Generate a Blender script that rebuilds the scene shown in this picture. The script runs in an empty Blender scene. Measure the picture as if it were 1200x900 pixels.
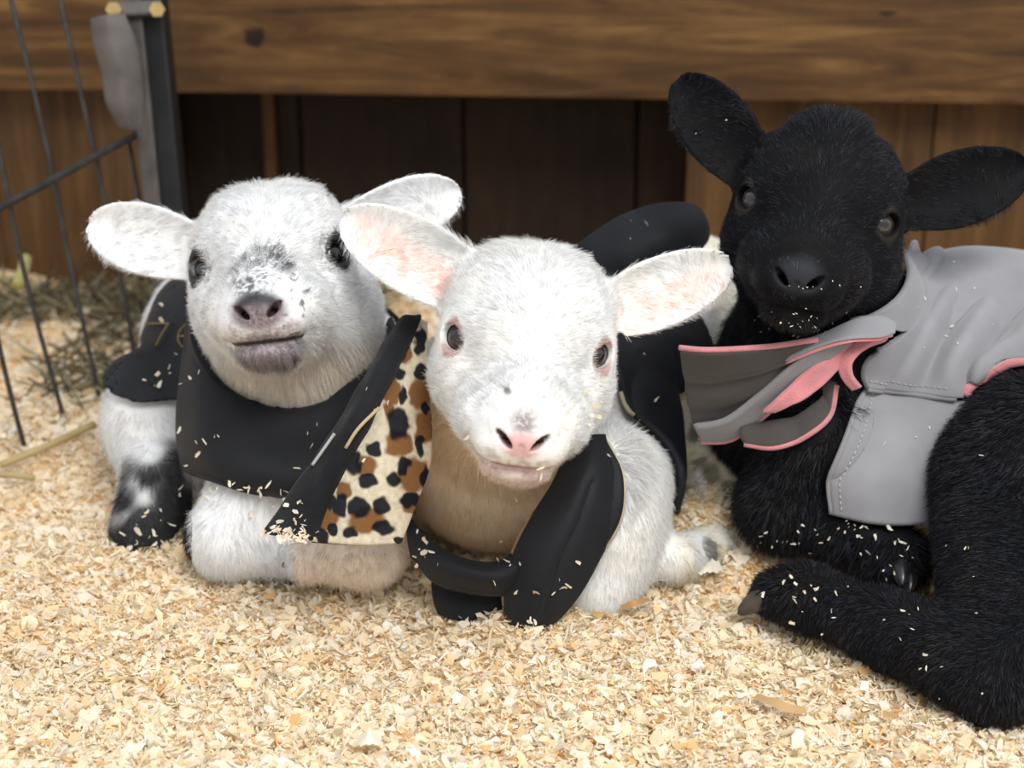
import bpy, math, time
import numpy as np
from mathutils import Vector, Matrix, kdtree

T0 = time.time()
rng = np.random.default_rng(7)
scn = bpy.context.scene
COL = scn.collection

# ------------------------------------------------------------------ camera
F = 1742.0                      # focal length in pixels of the 1200x900 frame
PITCH = math.radians(19.5)
CAM = np.array([0.0, 0.0, 0.42])
FW = np.array([0, math.cos(PITCH), -math.sin(PITCH)])
RT = np.array([1.0, 0, 0])
UP = np.cross(RT, FW)
cam_d = bpy.data.cameras.new('camera')
cam = bpy.data.objects.new('camera', cam_d)
COL.objects.link(cam)
cam.location = CAM
cam.rotation_euler = (math.pi / 2 - PITCH, 0, 0)
cam_d.sensor_width = 36
cam_d.lens = 36 * F / 1200
cam_d.clip_start = 0.02
cam_d.dof.use_dof = True
cam_d.dof.focus_distance = 0.785
cam_d.dof.aperture_fstop = 7.5
scn.camera = cam
scn.view_settings.view_transform = 'Standard'
scn.view_settings.look = 'None'
scn.view_settings.gamma = 1
scn.view_settings.use_curve_mapping = False
scn.view_settings.exposure = 0.46

# ------------------------------------------------------------------ light
w = bpy.data.worlds.new('world')
scn.world = w
w.use_nodes = True
w.node_tree.nodes['Background'].inputs[0].default_value = (0.94, 0.96, 1.0, 1)
w.node_tree.nodes['Background'].inputs[1].default_value = 0.72


def area(name, loc, target, size, power, color, sy=None):
    d = bpy.data.lights.new(name, 'AREA')
    d.energy = power
    d.color = color
    d.shape = 'RECTANGLE'
    d.size = size
    d.size_y = sy or size
    o = bpy.data.objects.new(name, d)
    o.location = loc
    o.rotation_euler = (Vector(target) - Vector(loc)).to_track_quat('-Z', 'Y').to_euler()
    COL.objects.link(o)
    return o


area('overhead_front_light', (0.42, -0.25, 1.46), (0.10, 0.80, 0.06), 0.8, 21.5, (1.0, 0.985, 0.95), 0.7)  # soft overhead light from the front, its source out of view


# ------------------------------------------------------------------ helpers: space
def P(px, py, d):
    return CAM + FW * d + RT * ((px - 600) * d / F) - UP * ((py - 450) * d / F)


def proj(p):
    d = np.asarray(p) - CAM
    z = d @ FW
    return 600 + F * (d @ RT) / z, 450 - F * (d @ UP) / z, z


def norm(v):
    v = np.asarray(v, float)
    return v / (np.linalg.norm(v, axis=-1, keepdims=True) + 1e-12)


# value noise on numpy arrays
_NT = np.random.default_rng(3).random((32, 32, 32)).astype(np.float32)


def vnoise(p, s, seed=0):
    q = np.asarray(p, np.float32) * s + seed * 7.31 + 100
    i = np.floor(q).astype(np.int32)
    f = q - i
    f = f * f * (3 - 2 * f)
    i = i % 32
    j = (i + 1) % 32
    x0, y0, z0 = i[:, 0], i[:, 1], i[:, 2]
    x1, y1, z1 = j[:, 0], j[:, 1], j[:, 2]
    fx, fy, fz = f[:, 0], f[:, 1], f[:, 2]
    a = _NT[x0, y0, z0] * (1 - fx) + _NT[x1, y0, z0] * fx
    b = _NT[x0, y1, z0] * (1 - fx) + _NT[x1, y1, z0] * fx
    c = _NT[x0, y0, z1] * (1 - fx) + _NT[x1, y0, z1] * fx
    d = _NT[x0, y1, z1] * (1 - fx) + _NT[x1, y1, z1] * fx
    return (a * (1 - fy) + b * fy) * (1 - fz) + (c * (1 - fy) + d * fy) * fz


def sstep(a, b, x):
    t = np.clip((x - a) / (b - a), 0, 1)
    return t * t * (3 - 2 * t)


# ------------------------------------------------------------------ helpers: objects
def tag(o, label=None, cat=None, group=None, kind=None):
    if label: o['label'] = label
    if cat: o['category'] = cat
    if group: o['group'] = group
    if kind: o['kind'] = kind
    return o


def empty(name, loc):
    o = bpy.data.objects.new(name, None)
    o.location = Vector(loc)
    o.empty_display_size = 0.02
    COL.objects.link(o)
    return o


def set_parent(o, parent):
    if parent is not None:
        bpy.context.view_layer.update()
        o.parent = parent
        o.matrix_parent_inverse = parent.matrix_world.inverted()


def mesh_obj(name, verts, faces, mat=None, parent=None, cols=None, smooth=True, mats=None, fmat=None):
    me = bpy.data.meshes.new(name)
    verts = np.asarray(verts, np.float32)
    if isinstance(faces, np.ndarray) and faces.ndim == 2:
        k = faces.shape[1]
        me.vertices.add(len(verts)); me.vertices.foreach_set('co', verts.ravel())
        me.loops.add(faces.size); me.loops.foreach_set('vertex_index', faces.astype(np.int32).ravel())
        me.polygons.add(len(faces))
        me.polygons.foreach_set('loop_start', np.arange(0, faces.size, k, dtype=np.int32))
        me.update(calc_edges=True)
    else:
        me.from_pydata(verts.tolist(), [], [list(map(int, f)) for f in faces])
    if smooth and len(me.polygons):
        me.polygons.foreach_set('use_smooth', np.ones(len(me.polygons), bool))
    if cols is not None:
        a = me.color_attributes.new('col', 'FLOAT_COLOR', 'POINT')
        c = np.ones((len(verts), 4), np.float32); c[:, :3] = cols
        a.data.foreach_set('color', c.ravel())
    for m in (mats or ([mat] if mat else [])):
        me.materials.append(m)
    if fmat is not None:
        me.polygons.foreach_set('material_index', np.asarray(fmat, np.int32))
    me.validate()
    me.update()
    o = bpy.data.objects.new(name, me)
    COL.objects.link(o)
    set_parent(o, parent)
    return o


def tube(pts, r, seg=8, closed=False):
    """tube along a polyline; r scalar or list -> verts, faces"""
    pts = np.asarray(pts, float)
    n = len(pts)
    r = np.broadcast_to(np.asarray(r, float), (n,))
    t = norm(np.roll(pts, -1, 0) - np.roll(pts, 1, 0)) if closed else norm(np.gradient(pts, axis=0))
    a = np.array([0, 0, 1.0]) if abs(t[0, 2]) < .9 else np.array([1.0, 0, 0])
    V = []
    u = norm(np.cross(t[0], a))
    for i in range(n):
        u = norm(u - t[i] * (u @ t[i]))
        v = np.cross(t[i], u)
        for k in range(seg):
            an = 2 * math.pi * k / seg
            V.append(pts[i] + r[i] * (math.cos(an) * u + math.sin(an) * v))
    Fc = []
    for i in range(n if closed else n - 1):
        for k in range(seg):
            i2 = (i + 1) % n
            Fc.append((i * seg + k, i * seg + (k + 1) % seg, i2 * seg + (k + 1) % seg, i2 * seg + k))
    if not closed:
        Fc.append(tuple(range(seg))[::-1]); Fc.append(tuple((n - 1) * seg + k for k in range(seg)))
    return np.array(V), Fc


def catmull(pts, n):
    """resample a polyline of control points smoothly to n points (axis 0)"""
    pts = np.asarray(pts, float)
    m = len(pts)
    t = np.linspace(0, m - 1, n)
    i = np.clip(np.floor(t).astype(int), 0, m - 2)
    f = (t - i).reshape((-1,) + (1,) * (pts.ndim - 1))
    ext = np.concatenate([2 * pts[:1] - pts[1:2], pts, 2 * pts[-1:] - pts[-2:-1]])
    p0, p1, p2, p3 = ext[i], ext[i + 1], ext[i + 2], ext[i + 3]
    return .5 * ((2 * p1) + (-p0 + p2) * f + (2 * p0 - 5 * p1 + 4 * p2 - p3) * f ** 2 + (-p0 + 3 * p1 - 3 * p2 + p3) * f ** 3)


def bbox(sx, sy, sz, bev=0.0):
    """bevelled box mesh data centred at origin"""
    import bmesh
    bm = bmesh.new()
    bmesh.ops.create_cube(bm, size=1)
    for v in bm.verts:
        v.co = Vector((v.co.x * sx, v.co.y * sy, v.co.z * sz))
    if bev:
        bmesh.ops.bevel(bm, geom=list(bm.edges), offset=bev, segments=2, affect='EDGES', profile=.6)
    V = np.array([v.co[:] for v in bm.verts]); Fc = [[v.index for v in f.verts] for f in bm.faces]
    bm.free()
    return V, Fc


# ------------------------------------------------------------------ materials
def new_mat(name):
    m = bpy.data.materials.new(name)
    m.use_nodes = True
    nt = m.node_tree
    return m, nt, nt.nodes['Principled BSDF']


def N(nt, typ, **kw):
    n = nt.nodes.new(typ)
    for k, v in kw.items():
        if k in n.inputs: n.inputs[k].default_value = v
        else: setattr(n, k, v)
    return n


def ramp(nt, stops, fac):
    r = nt.nodes.new('ShaderNodeValToRGB')
    el = r.color_ramp.elements
    while len(el) < len(stops): el.new(.5)
    for e, (p, c) in zip(el, stops):
        e.position = p; e.color = (*c, 1)
    nt.links.new(fac, r.inputs[0])
    return r


def mat_col(name, rough=.8, spec=.3, bump=None, sheen=0.0, translucent=0.0, mult=None, coat=0):
    m, nt, b = new_mat(name)
    a = N(nt, 'ShaderNodeAttribute', attribute_name='col')
    src = a.outputs['Color']
    nt.links.new(src, b.inputs['Base Color'])
    b.inputs['Roughness'].default_value = rough
    b.inputs['Specular IOR Level'].default_value = spec
    b.inputs['Sheen Weight'].default_value = sheen
    b.inputs['Coat Weight'].default_value = coat
    b.inputs['Coat Roughness'].default_value = .04
    if bump:
        tc = N(nt, 'ShaderNodeTexCoord')
        no = N(nt, 'ShaderNodeTexNoise', Scale=bump[0], Detail=4.0)
        nt.links.new(tc.outputs['Object'], no.inputs['Vector'])
        bp = N(nt, 'ShaderNodeBump', Strength=bump[1], Distance=bump[2])
        nt.links.new(no.outputs['Fac'], bp.inputs['Height'])
        nt.links.new(bp.outputs[0], b.inputs['Normal'])
    if translucent:
        tr = N(nt, 'ShaderNodeBsdfTranslucent')
        nt.links.new(src, tr.inputs['Color'])
        mx = N(nt, 'ShaderNodeMixShader')
        mx.inputs[0].default_value = translucent
        nt.links.new(b.outputs[0], mx.inputs[1]); nt.links.new(tr.outputs[0], mx.inputs[2])
        nt.links.new(mx.outputs[0], nt.nodes['Material Output'].inputs['Surface'])
    return m


def mat_cloth(name, c, rough=.75, scale=900, bump=.3, sheen=.2, var=.25, spec=.25):
    m, nt, b = new_mat(name)
    tc = N(nt, 'ShaderNodeTexCoord')
    no = N(nt, 'ShaderNodeTexNoise', Scale=float(scale), Detail=2.0)
    n2 = N(nt, 'ShaderNodeTexNoise', Scale=28.0, Detail=4.0)
    nt.links.new(tc.outputs['Object'], no.inputs['Vector']); nt.links.new(tc.outputs['Object'], n2.inputs['Vector'])
    lo = tuple(x * (1 - var) for x in c); hi = tuple(min(1, x * (1 + var)) for x in c)
    r = ramp(nt, [(.3, lo), (.7, hi)], n2.outputs['Fac'])
    nt.links.new(r.outputs[0], b.inputs['Base Color'])
    bp = N(nt, 'ShaderNodeBump', Strength=bump, Distance=.0006)
    nt.links.new(no.outputs['Fac'], bp.inputs['Height']); nt.links.new(bp.outputs[0], b.inputs['Normal'])
    b.inputs['Roughness'].default_value = rough
    b.inputs['Sheen Weight'].default_value = sheen
    b.inputs['Specular IOR Level'].default_value = spec
    return m


def mat_wood(name, dark, mid, light, axis=0, scale=9.0, knots=True, rough=.65, spot=None):
    m, nt, b = new_mat(name)
    tc = N(nt, 'ShaderNodeTexCoord')
    mp = N(nt, 'ShaderNodeMapping')
    s = [10.0, 10.0, 10.0]; s[axis] = 1.0
    mp.inputs['Scale'].default_value = s
    nt.links.new(tc.outputs['Object'], mp.inputs['Vector'])
    no = N(nt, 'ShaderNodeTexNoise', Scale=scale, Detail=8.0, Roughness=.65, Distortion=.9)
    nt.links.new(mp.outputs[0], no.inputs['Vector'])
    r = ramp(nt, [(.28, dark), (.5, mid), (.72, light)], no.outputs['Fac'])
    n2 = N(nt, 'ShaderNodeTexNoise', Scale=5.0, Detail=5.0, Roughness=.6)
    nt.links.new(tc.outputs['Object'], n2.inputs['Vector'])
    r2 = ramp(nt, [(.38, (.45, .42, .38)), (.62, (1.1, 1.08, 1.0))], n2.outputs['Fac'])
    mx = N(nt, 'ShaderNodeMix', data_type='RGBA', blend_type='MULTIPLY')
    mx.inputs[0].default_value = .6
    nt.links.new(r.outputs[0], mx.inputs[6]); nt.links.new(r2.outputs[0], mx.inputs[7])
    out = mx.outputs[2]
    if knots:
        vo = N(nt, 'ShaderNodeTexVoronoi', Scale=4.2)
        m2 = N(nt, 'ShaderNodeMapping'); m2.inputs['Scale'].default_value = (1, 1, 1.8)
        nt.links.new(tc.outputs['Object'], m2.inputs['Vector']); nt.links.new(m2.outputs[0], vo.inputs['Vector'])
        r3 = ramp(nt, [(.03, (.12, .08, .05)), (.10, (1, 1, 1))], vo.outputs['Distance'])
        m3 = N(nt, 'ShaderNodeMix', data_type='RGBA', blend_type='MULTIPLY'); m3.inputs[0].default_value = .85
        nt.links.new(out, m3.inputs[6]); nt.links.new(r3.outputs[0], m3.inputs[7])
        out = m3.outputs[2]
    if spot:
        for (sx, sz, rx, rz) in spot:
            m4 = N(nt, 'ShaderNodeMapping')
            m4.inputs['Location'].default_value = (-sx / rx, 0, -sz / rz); m4.inputs['Scale'].default_value = (1 / rx, 0, 1 / rz)
            nt.links.new(tc.outputs['Object'], m4.inputs['Vector'])
            n4 = N(nt, 'ShaderNodeTexNoise', Scale=60.0, Detail=3.0); nt.links.new(tc.outputs['Object'], n4.inputs['Vector'])
            ln = N(nt, 'ShaderNodeVectorMath', operation='LENGTH'); nt.links.new(m4.outputs[0], ln.inputs[0])
            ad = N(nt, 'ShaderNodeMath', operation='ADD'); nt.links.new(ln.outputs['Value'], ad.inputs[0]); nt.links.new(n4.outputs['Fac'], ad.inputs[1])
            r4 = ramp(nt, [(.75, (.10, .06, .04)), (.95, (1, 1, 1))], ad.outputs[0])
            m5 = N(nt, 'ShaderNodeMix', data_type='RGBA', blend_type='MULTIPLY'); m5.inputs[0].default_value = .9
            nt.links.new(out, m5.inputs[6]); nt.links.new(r4.outputs[0], m5.inputs[7]); out = m5.outputs[2]
    nt.links.new(out, b.inputs['Base Color'])
    bp = N(nt, 'ShaderNodeBump', Strength=.35, Distance=.002)
    nt.links.new(no.outputs['Fac'], bp.inputs['Height']); nt.links.new(bp.outputs[0], b.inputs['Normal'])
    b.inputs['Roughness'].default_value = rough
    b.inputs['Specular IOR Level'].default_value = .25
    return m


def mat_plain(name, c, rough=.5, metal=0.0, spec=.5, noise=.15, scale=60.0):
    m, nt, b = new_mat(name)
    tc = N(nt, 'ShaderNodeTexCoord')
    n2 = N(nt, 'ShaderNodeTexNoise', Scale=scale, Detail=5.0)
    nt.links.new(tc.outputs['Object'], n2.inputs['Vector'])
    r = ramp(nt, [(.3, tuple(x * (1 - noise) for x in c)), (.7, tuple(min(1, x * (1 + noise)) for x in c))], n2.outputs['Fac'])
    nt.links.new(r.outputs[0], b.inputs['Base Color'])
    b.inputs['Roughness'].default_value = rough
    b.inputs['Metallic'].default_value = metal
    b.inputs['Specular IOR Level'].default_value = spec
    return m


M_SKIN = mat_col('lamb_skin', .7, .25, (700, .4, .0006))
M_SKINB = mat_col('black_lamb_skin', .6, .07, (700, .4, .0006))
M_HAIR_W = mat_col('white_wool', .7, .1, translucent=.15)
M_HAIR_B = mat_col('black_wool', .45, .16)
M_EYE = mat_col('eye', .12, .5, coat=.3)
M_SHAV = mat_col('wood_shaving', .75, .2, translucent=.4)
M_BLACK = mat_cloth('black_neoprene', (.0075, .0085, .0115), .62, 1500, .35, .04, .3, .22)
M_BLACK2 = mat_cloth('black_binding', (.010, .011, .013), .85, 900, .9, .08, .5, .15)
M_CREAM = mat_cloth('cream_piping', (.42, .36, .25), .9, 900, .8, .2, .4)
M_GREY = mat_cloth('grey_softshell', (.225, .225, .24), .8, 1600, .25, .25, .12, .2)
M_GREYSHADE = mat_cloth('grey_inner_shade_tint', (.070, .063, .060), .9, 1600, .3, .15, .15, .12)  # inner grey, darkened so its colour carries the shade on the collar flap
M_PINK = mat_cloth('pink_fleece', (.58, .22, .24), .95, 1100, 1.0, .5, .25, .1)
M_THREAD = mat_cloth('grey_thread', (.38, .38, .38), .9)
M_PRINT = mat_plain('gold_print', (.17, .115, .045), .6)
M_LEO = mat_col('leopard_fleece', .95, .1, (1400, .8, .0012), sheen=.02)
M_HOOF = mat_plain('hoof_horn', (.055, .042, .032), .45, 0, .5, .5, 120.0)
M_HOOFB = mat_plain('black_hoof_horn', (.012, .013, .017), .3, 0, .5, .3, 120.0)


# ------------------------------------------------------------------ SDF toolkit (vectorised)
def smin(a, b, k):
    if k <= 0: return np.minimum(a, b)
    h = np.clip(.5 + .5 * (b - a) / k, 0, 1)
    return b + (a - b) * h - k * h * (1 - h)


def smax(a, b, k):
    return -smin(-a, -b, k)


def d_ell(p, c, r, R=None):
    q = p - np.asarray(c, np.float32)
    if R is not None: q = q @ np.asarray(R, np.float32)      # columns of R are the axes
    r = np.asarray(r, np.float32)
    a = q / r
    k0 = np.sqrt((a * a).sum(1))
    b = a / r
    k1 = np.sqrt((b * b).sum(1)) + 1e-9
    return k0 * (k0 - 1) / k1


def d_cone(p, a, b, ra, rb):
    a = np.asarray(a, np.float32); b = np.asarray(b, np.float32)
    ab = b - a
    h = np.clip(((p - a) @ ab) / float(ab @ ab), 0, 1)
    q = p - a - h[:, None] * ab
    return np.sqrt((q * q).sum(1)) - (ra + (rb - ra) * h)


def frame(u, n):
    """columns: u (length), v (width), n' (thickness)"""
    u = norm(u); n = norm(np.asarray(n, float) - u * (np.asarray(n, float) @ u))
    return np.stack([u, np.cross(n, u), n], 1)


class SDF:
    """one animal: list of (fn, k, mode) evaluated in world metres"""
    def __init__(s): s.ops = []; s.lo = []; s.hi = []
    def add(s, fn, k=.01, mode='u'): s.ops.append((fn, k, mode)); return s
    def box(s, *pts):
        for p, r in pts: s.lo.append(np.asarray(p) - r); s.hi.append(np.asarray(p) + r)
    def cone(s, a, b, ra, rb, k=.01):
        s.box((a, ra), (b, rb)); return s.add(lambda p: d_cone(p, a, b, ra, rb), k)
    def ell(s, c, r, R=None, k=.01):
        s.box((c, max(r))); return s.add(lambda p: d_ell(p, c, r, R), k)
    def __call__(s, p):
        p = np.asarray(p, np.float32)
        d = None
        for fn, k, mode in s.ops:
            e = fn(p)
            if d is None: d = e
            elif mode == 'u': d = smin(d, e, k)
            elif mode == 'd': d = smax(d, -e, k)
        return d
    def grad(s, p, e=.0008):
        g = np.stack([s(p + np.eye(3, dtype=np.float32)[i] * e) - s(p - np.eye(3, dtype=np.float32)[i] * e) for i in range(3)], 1)
        return norm(g).astype(np.float32)
    def trace(s, px, py, start=.55, stop=1.5):
        """distance along the view ray of the photograph to the skin"""
        o = CAM; d = norm(P(px, py, 1.0) - CAM); c = d @ FW
        t = start
        for _ in range(90):
            v = float(s((o + d * t)[None])[0])
            if v < .0006: return t * c
            t += v * .7
            if t > stop: return None
        return t * c


def surface_nets(sdf, h, pad=.012):
    lo = np.min(sdf.lo, 0) - pad; hi = np.max(sdf.hi, 0) + pad
    B = 6
    nb = np.ceil((hi - lo) / (h * B)).astype(int)
    bx = np.stack(np.meshgrid(*[np.arange(n) for n in nb], indexing='ij'), -1).reshape(-1, 3)
    ctr = lo + (bx + .5) * B * h
    dc = np.concatenate([sdf(ctr[i:i + 200000]) for i in range(0, len(ctr), 200000)])
    n = nb * B + 1
    f = np.where(dc.reshape(nb) > 0, 1.0, -1.0).astype(np.float32)
    f = np.repeat(np.repeat(np.repeat(f, B, 0), B, 1), B, 2)
    f = np.pad(f, ((0, 1),) * 3, mode='edge')
    act = bx[np.abs(dc) < h * B * 1.9]
    off = np.stack(np.meshgrid(*[np.arange(B + 1)] * 3, indexing='ij'), -1).reshape(-1, 3)
    for i in range(0, len(act), 1500):
        idx = (act[i:i + 1500, None, :] * B + off[None]).reshape(-1, 3)
        d = sdf(lo + idx * h)
        f[idx[:, 0], idx[:, 1], idx[:, 2]] = d
    ins = f < 0
    cs = [(a, b, c) for a in (0, 1) for b in (0, 1) for c in (0, 1)]
    sl = lambda o: tuple(slice(o[k], n[k] - 1 + o[k]) for k in range(3))
    cnt = np.zeros(tuple(n - 1), np.uint8)
    for o in cs: cnt += ins[sl(o)]
    cell = np.argwhere((cnt > 0) & (cnt < 8))
    lut = np.full(tuple(n - 1), -1, np.int32)
    lut[cell[:, 0], cell[:, 1], cell[:, 2]] = np.arange(len(cell))
    val = np.stack([f[cell[:, 0] + o[0], cell[:, 1] + o[1], cell[:, 2] + o[2]] for o in cs], 1)
    acc = np.zeros((len(cell), 3)); num = np.zeros(len(cell))
    C8 = np.array(cs, float)
    for i in range(8):
        for j in range(i + 1, 8):
            if abs(C8[i] - C8[j]).sum() != 1: continue
            a, b = val[:, i], val[:, j]
            m = (a < 0) != (b < 0)
            t = np.where(m, a / np.where(m, a - b, 1), 0)
            acc += np.where(m[:, None], C8[i] + t[:, None] * (C8[j] - C8[i]), 0); num += m
    V = (lo + (cell + acc / num[:, None]) * h).astype(np.float32)
    faces = []
    for ax in range(3):
        s0 = [slice(1, n[k] - 1) for k in range(3)]; s1 = list(s0)
        s0[ax] = slice(0, n[ax] - 1); s1[ax] = slice(1, n[ax])
        a = ins[tuple(s0)]; b = ins[tuple(s1)]
        e = np.argwhere(a != b)
        fl = a[e[:, 0], e[:, 1], e[:, 2]]
        base = e.copy()
        for k in range(3):
            if k != ax: base[:, k] += 1
        u, v = (ax + 1) % 3, (ax + 2) % 3
        q = []
        for du, dv in ((1, 1), (0, 1), (0, 0), (1, 0)):
            c = base.copy(); c[:, u] -= du; c[:, v] -= dv
            q.append(lut[c[:, 0], c[:, 1], c[:, 2]])
        q = np.stack(q, 1)
        q[~fl] = q[~fl][:, ::-1]
        faces.append(q)
    Fq = np.concatenate(faces)
    Fq = Fq[(Fq >= 0).all(1)]
    # one Newton step to the true surface
    g = sdf.grad(V); d = sdf(V)
    V = V - g * np.clip(d, -.6 * h, .6 * h)[:, None]
    return V, Fq, sdf.grad(V)


# ------------------------------------------------------------------ lamb heads
HEADS = {
    'front': dict(org=P(618, 406, .78), s=.959, R=np.array([[-.9916, -.0032, .1292], [.0026, -1., -.0049], [.1292, -.0046, .9916]])),
    'left': dict(org=P(316, 309, .85), s=.967, R=np.array([[-.9925, .0435, -.114], [-.0693, -.9701, .2324], [-.1005, .2386, .9659]])),
    'black': dict(org=P(957, 250, .84), s=.976, R=np.array([[-.956, -.2515, .1512], [.2588, -.9655, .0298], [.1385, .0676, .9881]])),
}
EYE_C = np.array([3.38, -.26, -.02]); EYE_D = norm(np.array([.50, .83, .20])); EYE_R = 1.05


def to_local(h, p):
    return ((np.asarray(p, np.float32) - h['org'].astype(np.float32)) @ h['R'].astype(np.float32)) / (.01 * h['s'])


def to_world(h, q):
    return h['org'] + (np.asarray(q) * .01 * h['s']) @ h['R'].T


def head_d(h, p):
    q = to_local(h, p)
    q = q.copy()
    sx = q[:, 0].copy()
    q[:, 0] = np.sqrt(q[:, 0] ** 2 + .0004)
    E = lambda c, r, R=None: d_ell(q, c, r, R)
    d = E((0, -3.0, 1.35), (4.5, 4.9, 3.5))
    d = smin(d, E((0, .2, .9), (3.7, 3.0, 2.7)), 1.2)
    d = smin(d, E((2.9, -.8, .75), (1.75, 1.9, 1.55)), 1.0)
    d = smin(d, E((3.25, -.9, -.2), (1.65, 2.0, 1.6)), .8)
    d = smin(d, d_cone(q, (0, .8, -.6), (0, 6.2, -1.95), 3.0, 1.75), 1.2)
    d = smin(d, E((1.8, -3.0, 2.0), (2.0, 3.4, 2.0)), 1.4)
    d = smin(d, E((1.9, 3.3, -2.5), (1.8, 3.0, 1.9)), 1.0)
    d = smin(d, E((0, 6.2, -2.6), (2.25, 1.9, 1.65)), .9)
    d = smin(d, E((1.05, 6.5, -3.1), (1.35, 1.35, 1.0)), .5)
    d = smin(d, d_cone(q, (2.7, -2.2, -2.9), (.5, 5.0, -4.5), 2.4, 1.1), 1.2)
    d = smin(d, E((2.9, -.8, -2.0), (2.05, 3.0, 2.5)), 1.0)
    d = smin(d, E((0, -2.2, -3.0), (3.4, 3.8, 2.8)), 1.2)
    # lips cut before the chin is added, so a step is left
    d = smin(d, E((0, 5.5, -4.75), (1.75, 1.65, .75)), .35)
    # mouth line
    mo = np.minimum(d_cone(q, (0, 7.75, -4.12), (1.3, 7.05, -4.22), .12, .13), d_cone(q, (1.3, 7.05, -4.22), (2.5, 5.0, -3.8), .13, .08))
    d = smax(d, -mo, .14)
    # nose pad and nostrils
    d = smin(d, E((0, 7.55, -2.35), (.95, .75, .8)), .5)
    ax = frame((.72, -.42, .62), (0.1, 1, .2))
    d = smax(d, -E((.88, 7.82, -2.4), (.66, .24, .6), ax), .12)
    d = smin(d, E((1.15, 7.35, -1.95), (.6, .5, .34), ax), .25)
    d = smax(d, -d_cone(q, (0, 8.35, -2.6), (0, 8.0, -3.9), .16, .13), .2)
    # eyes
    c = EYE_C; D = EYE_D
    t = norm(np.cross(D, (0, 0, 1.)));  t = -t if t[1] < 0 else t      # forward tangent
    t = norm(t + np.array([0, 0, -.22]))
    n2 = norm(np.cross(D, t))
    d = smin(d, d_ell(q, c, (1.19, 1.19, 1.17)), .35)
    Rm = np.stack([t, n2, D], 1)
    open_ = d_ell(q, c + D * 1.12, (.92, .74, .72), Rm)
    d = smax(d, -open_, .12)
    d = np.maximum(d, -d_ell(q, c, (EYE_R + .03,) * 3))
    return d * (.01 * h['s'])


def add_head(S, h):
    S.box((h['org'], .105)); S.box((to_world(h, (0, 5, -2)), .055))
    return lambda p: _masked(p, h, head_d)


def _masked(p, h, fn):
    """evaluate the costly head only near it"""
    r = np.linalg.norm(p - h['org'].astype(np.float32), axis=1)
    out = (r - .10).astype(np.float32)
    m = r < .135
    if m.any(): out[m] = fn(h, p[m])
    return out


def ear_fn(base, tip, n, wid, th, cup, wmax=.55, droop=0.0, S=None, b0=.5, pt=.5):
    base = np.asarray(base, float); tip = np.asarray(tip, float)
    L = np.linalg.norm(tip - base)
    R = frame(tip - base, n).astype(np.float32)
    b = base.astype(np.float32)
    if S is not None: S.box((base, .01), (tip, .014), ((base + tip) / 2, wid * .6))
    def fn(p):
        q = (p - b) @ R
        out = np.full(len(p), .03, np.float32)
        m = (np.abs(q[:, 0] - L / 2) < L / 2 + .03) & (np.abs(q[:, 1]) < wid / 2 + .03) & (np.abs(q[:, 2]) < .05)
        if not m.any(): return np.maximum(out, np.linalg.norm(p - (b + R[:, 0] * L / 2), axis=1) - L * .8)
        q = q[m]
        u = q[:, 0] / L
        hw = wid / 2 * np.clip(np.where(u < wmax, b0 + (1 - b0) * np.sin(np.clip(u / wmax, 0, 1) * np.pi / 2), np.clip(1 - ((u - wmax) / (1 - wmax)) ** 2, .01, 1) ** pt), .15, 1)
        v = q[:, 1] / hw
        wz = q[:, 2] - cup * (np.minimum(v * v, 1.3) * .5) * np.clip(1.15 - u * .4, 0, 2) + droop * u * u
        t = th * (1 - .35 * np.clip(u, 0, 1))
        edge = (np.abs(v) - 1) * hw
        du = np.maximum(-q[:, 0], q[:, 0] - L)
        e = np.maximum(edge, du) + t
        dd = np.sqrt(np.maximum(e, 0) ** 2 + wz ** 2) - t
        out[m] = np.where(e < 0, np.abs(wz) - t, dd)
        return out
    return fn


# ------------------------------------------------------------------ hair
def make_hair(name, roots, dirs, nrm, length, radius, cols, mat, parent, gravity=.25, curl=0.0, nseg=4, clump=0.0):
    n = len(roots)
    k = nseg + 1
    pts = np.zeros((n, k, 3), np.float32)
    d = norm(dirs).astype(np.float32)
    pts[:, 0] = roots - nrm * .0006
    step = (length / nseg)[:, None]
    ph = rng.random((n, 1)) * 6.28
    side = norm(np.cross(d, nrm)).astype(np.float32)
    cur = pts[:, 0]
    for i in range(1, k):
        g = np.array([0, 0, -gravity * i / nseg], np.float32)
        dd = norm(d + g + rng.normal(0, .10, (n, 3)))
        if curl:
            dd = norm(dd + curl * (side * np.cos(ph + i * 1.9) + nrm * np.sin(ph + i * 1.9)))
        cur = cur + dd * step
        pts[:, i] = cur
    hc = bpy.data.hair_curves.new(name)
    hc.add_curves([k] * n)
    hc.attributes['position'].data.foreach_set('vector', pts.ravel())
    ra = hc.attributes.get('radius') or hc.attributes.new('radius', 'FLOAT', 'POINT')
    prof = np.linspace(1, .25, k).astype(np.float32)
    ra.data.foreach_set('value', (np.asarray(radius, np.float32).reshape(-1, 1) * np.ones((n, 1), np.float32) * prof).ravel())
    ca = hc.attributes.new('col', 'FLOAT_COLOR', 'CURVE')
    c4 = np.ones((n, 4), np.float32); c4[:, :3] = cols
    ca.data.foreach_set('color', c4.ravel())
    hc.materials.append(mat)
    o = bpy.data.objects.new(name, hc)
    COL.objects.link(o)
    set_parent(o, parent)
    o['kind'] = 'stuff'
    return o


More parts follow.
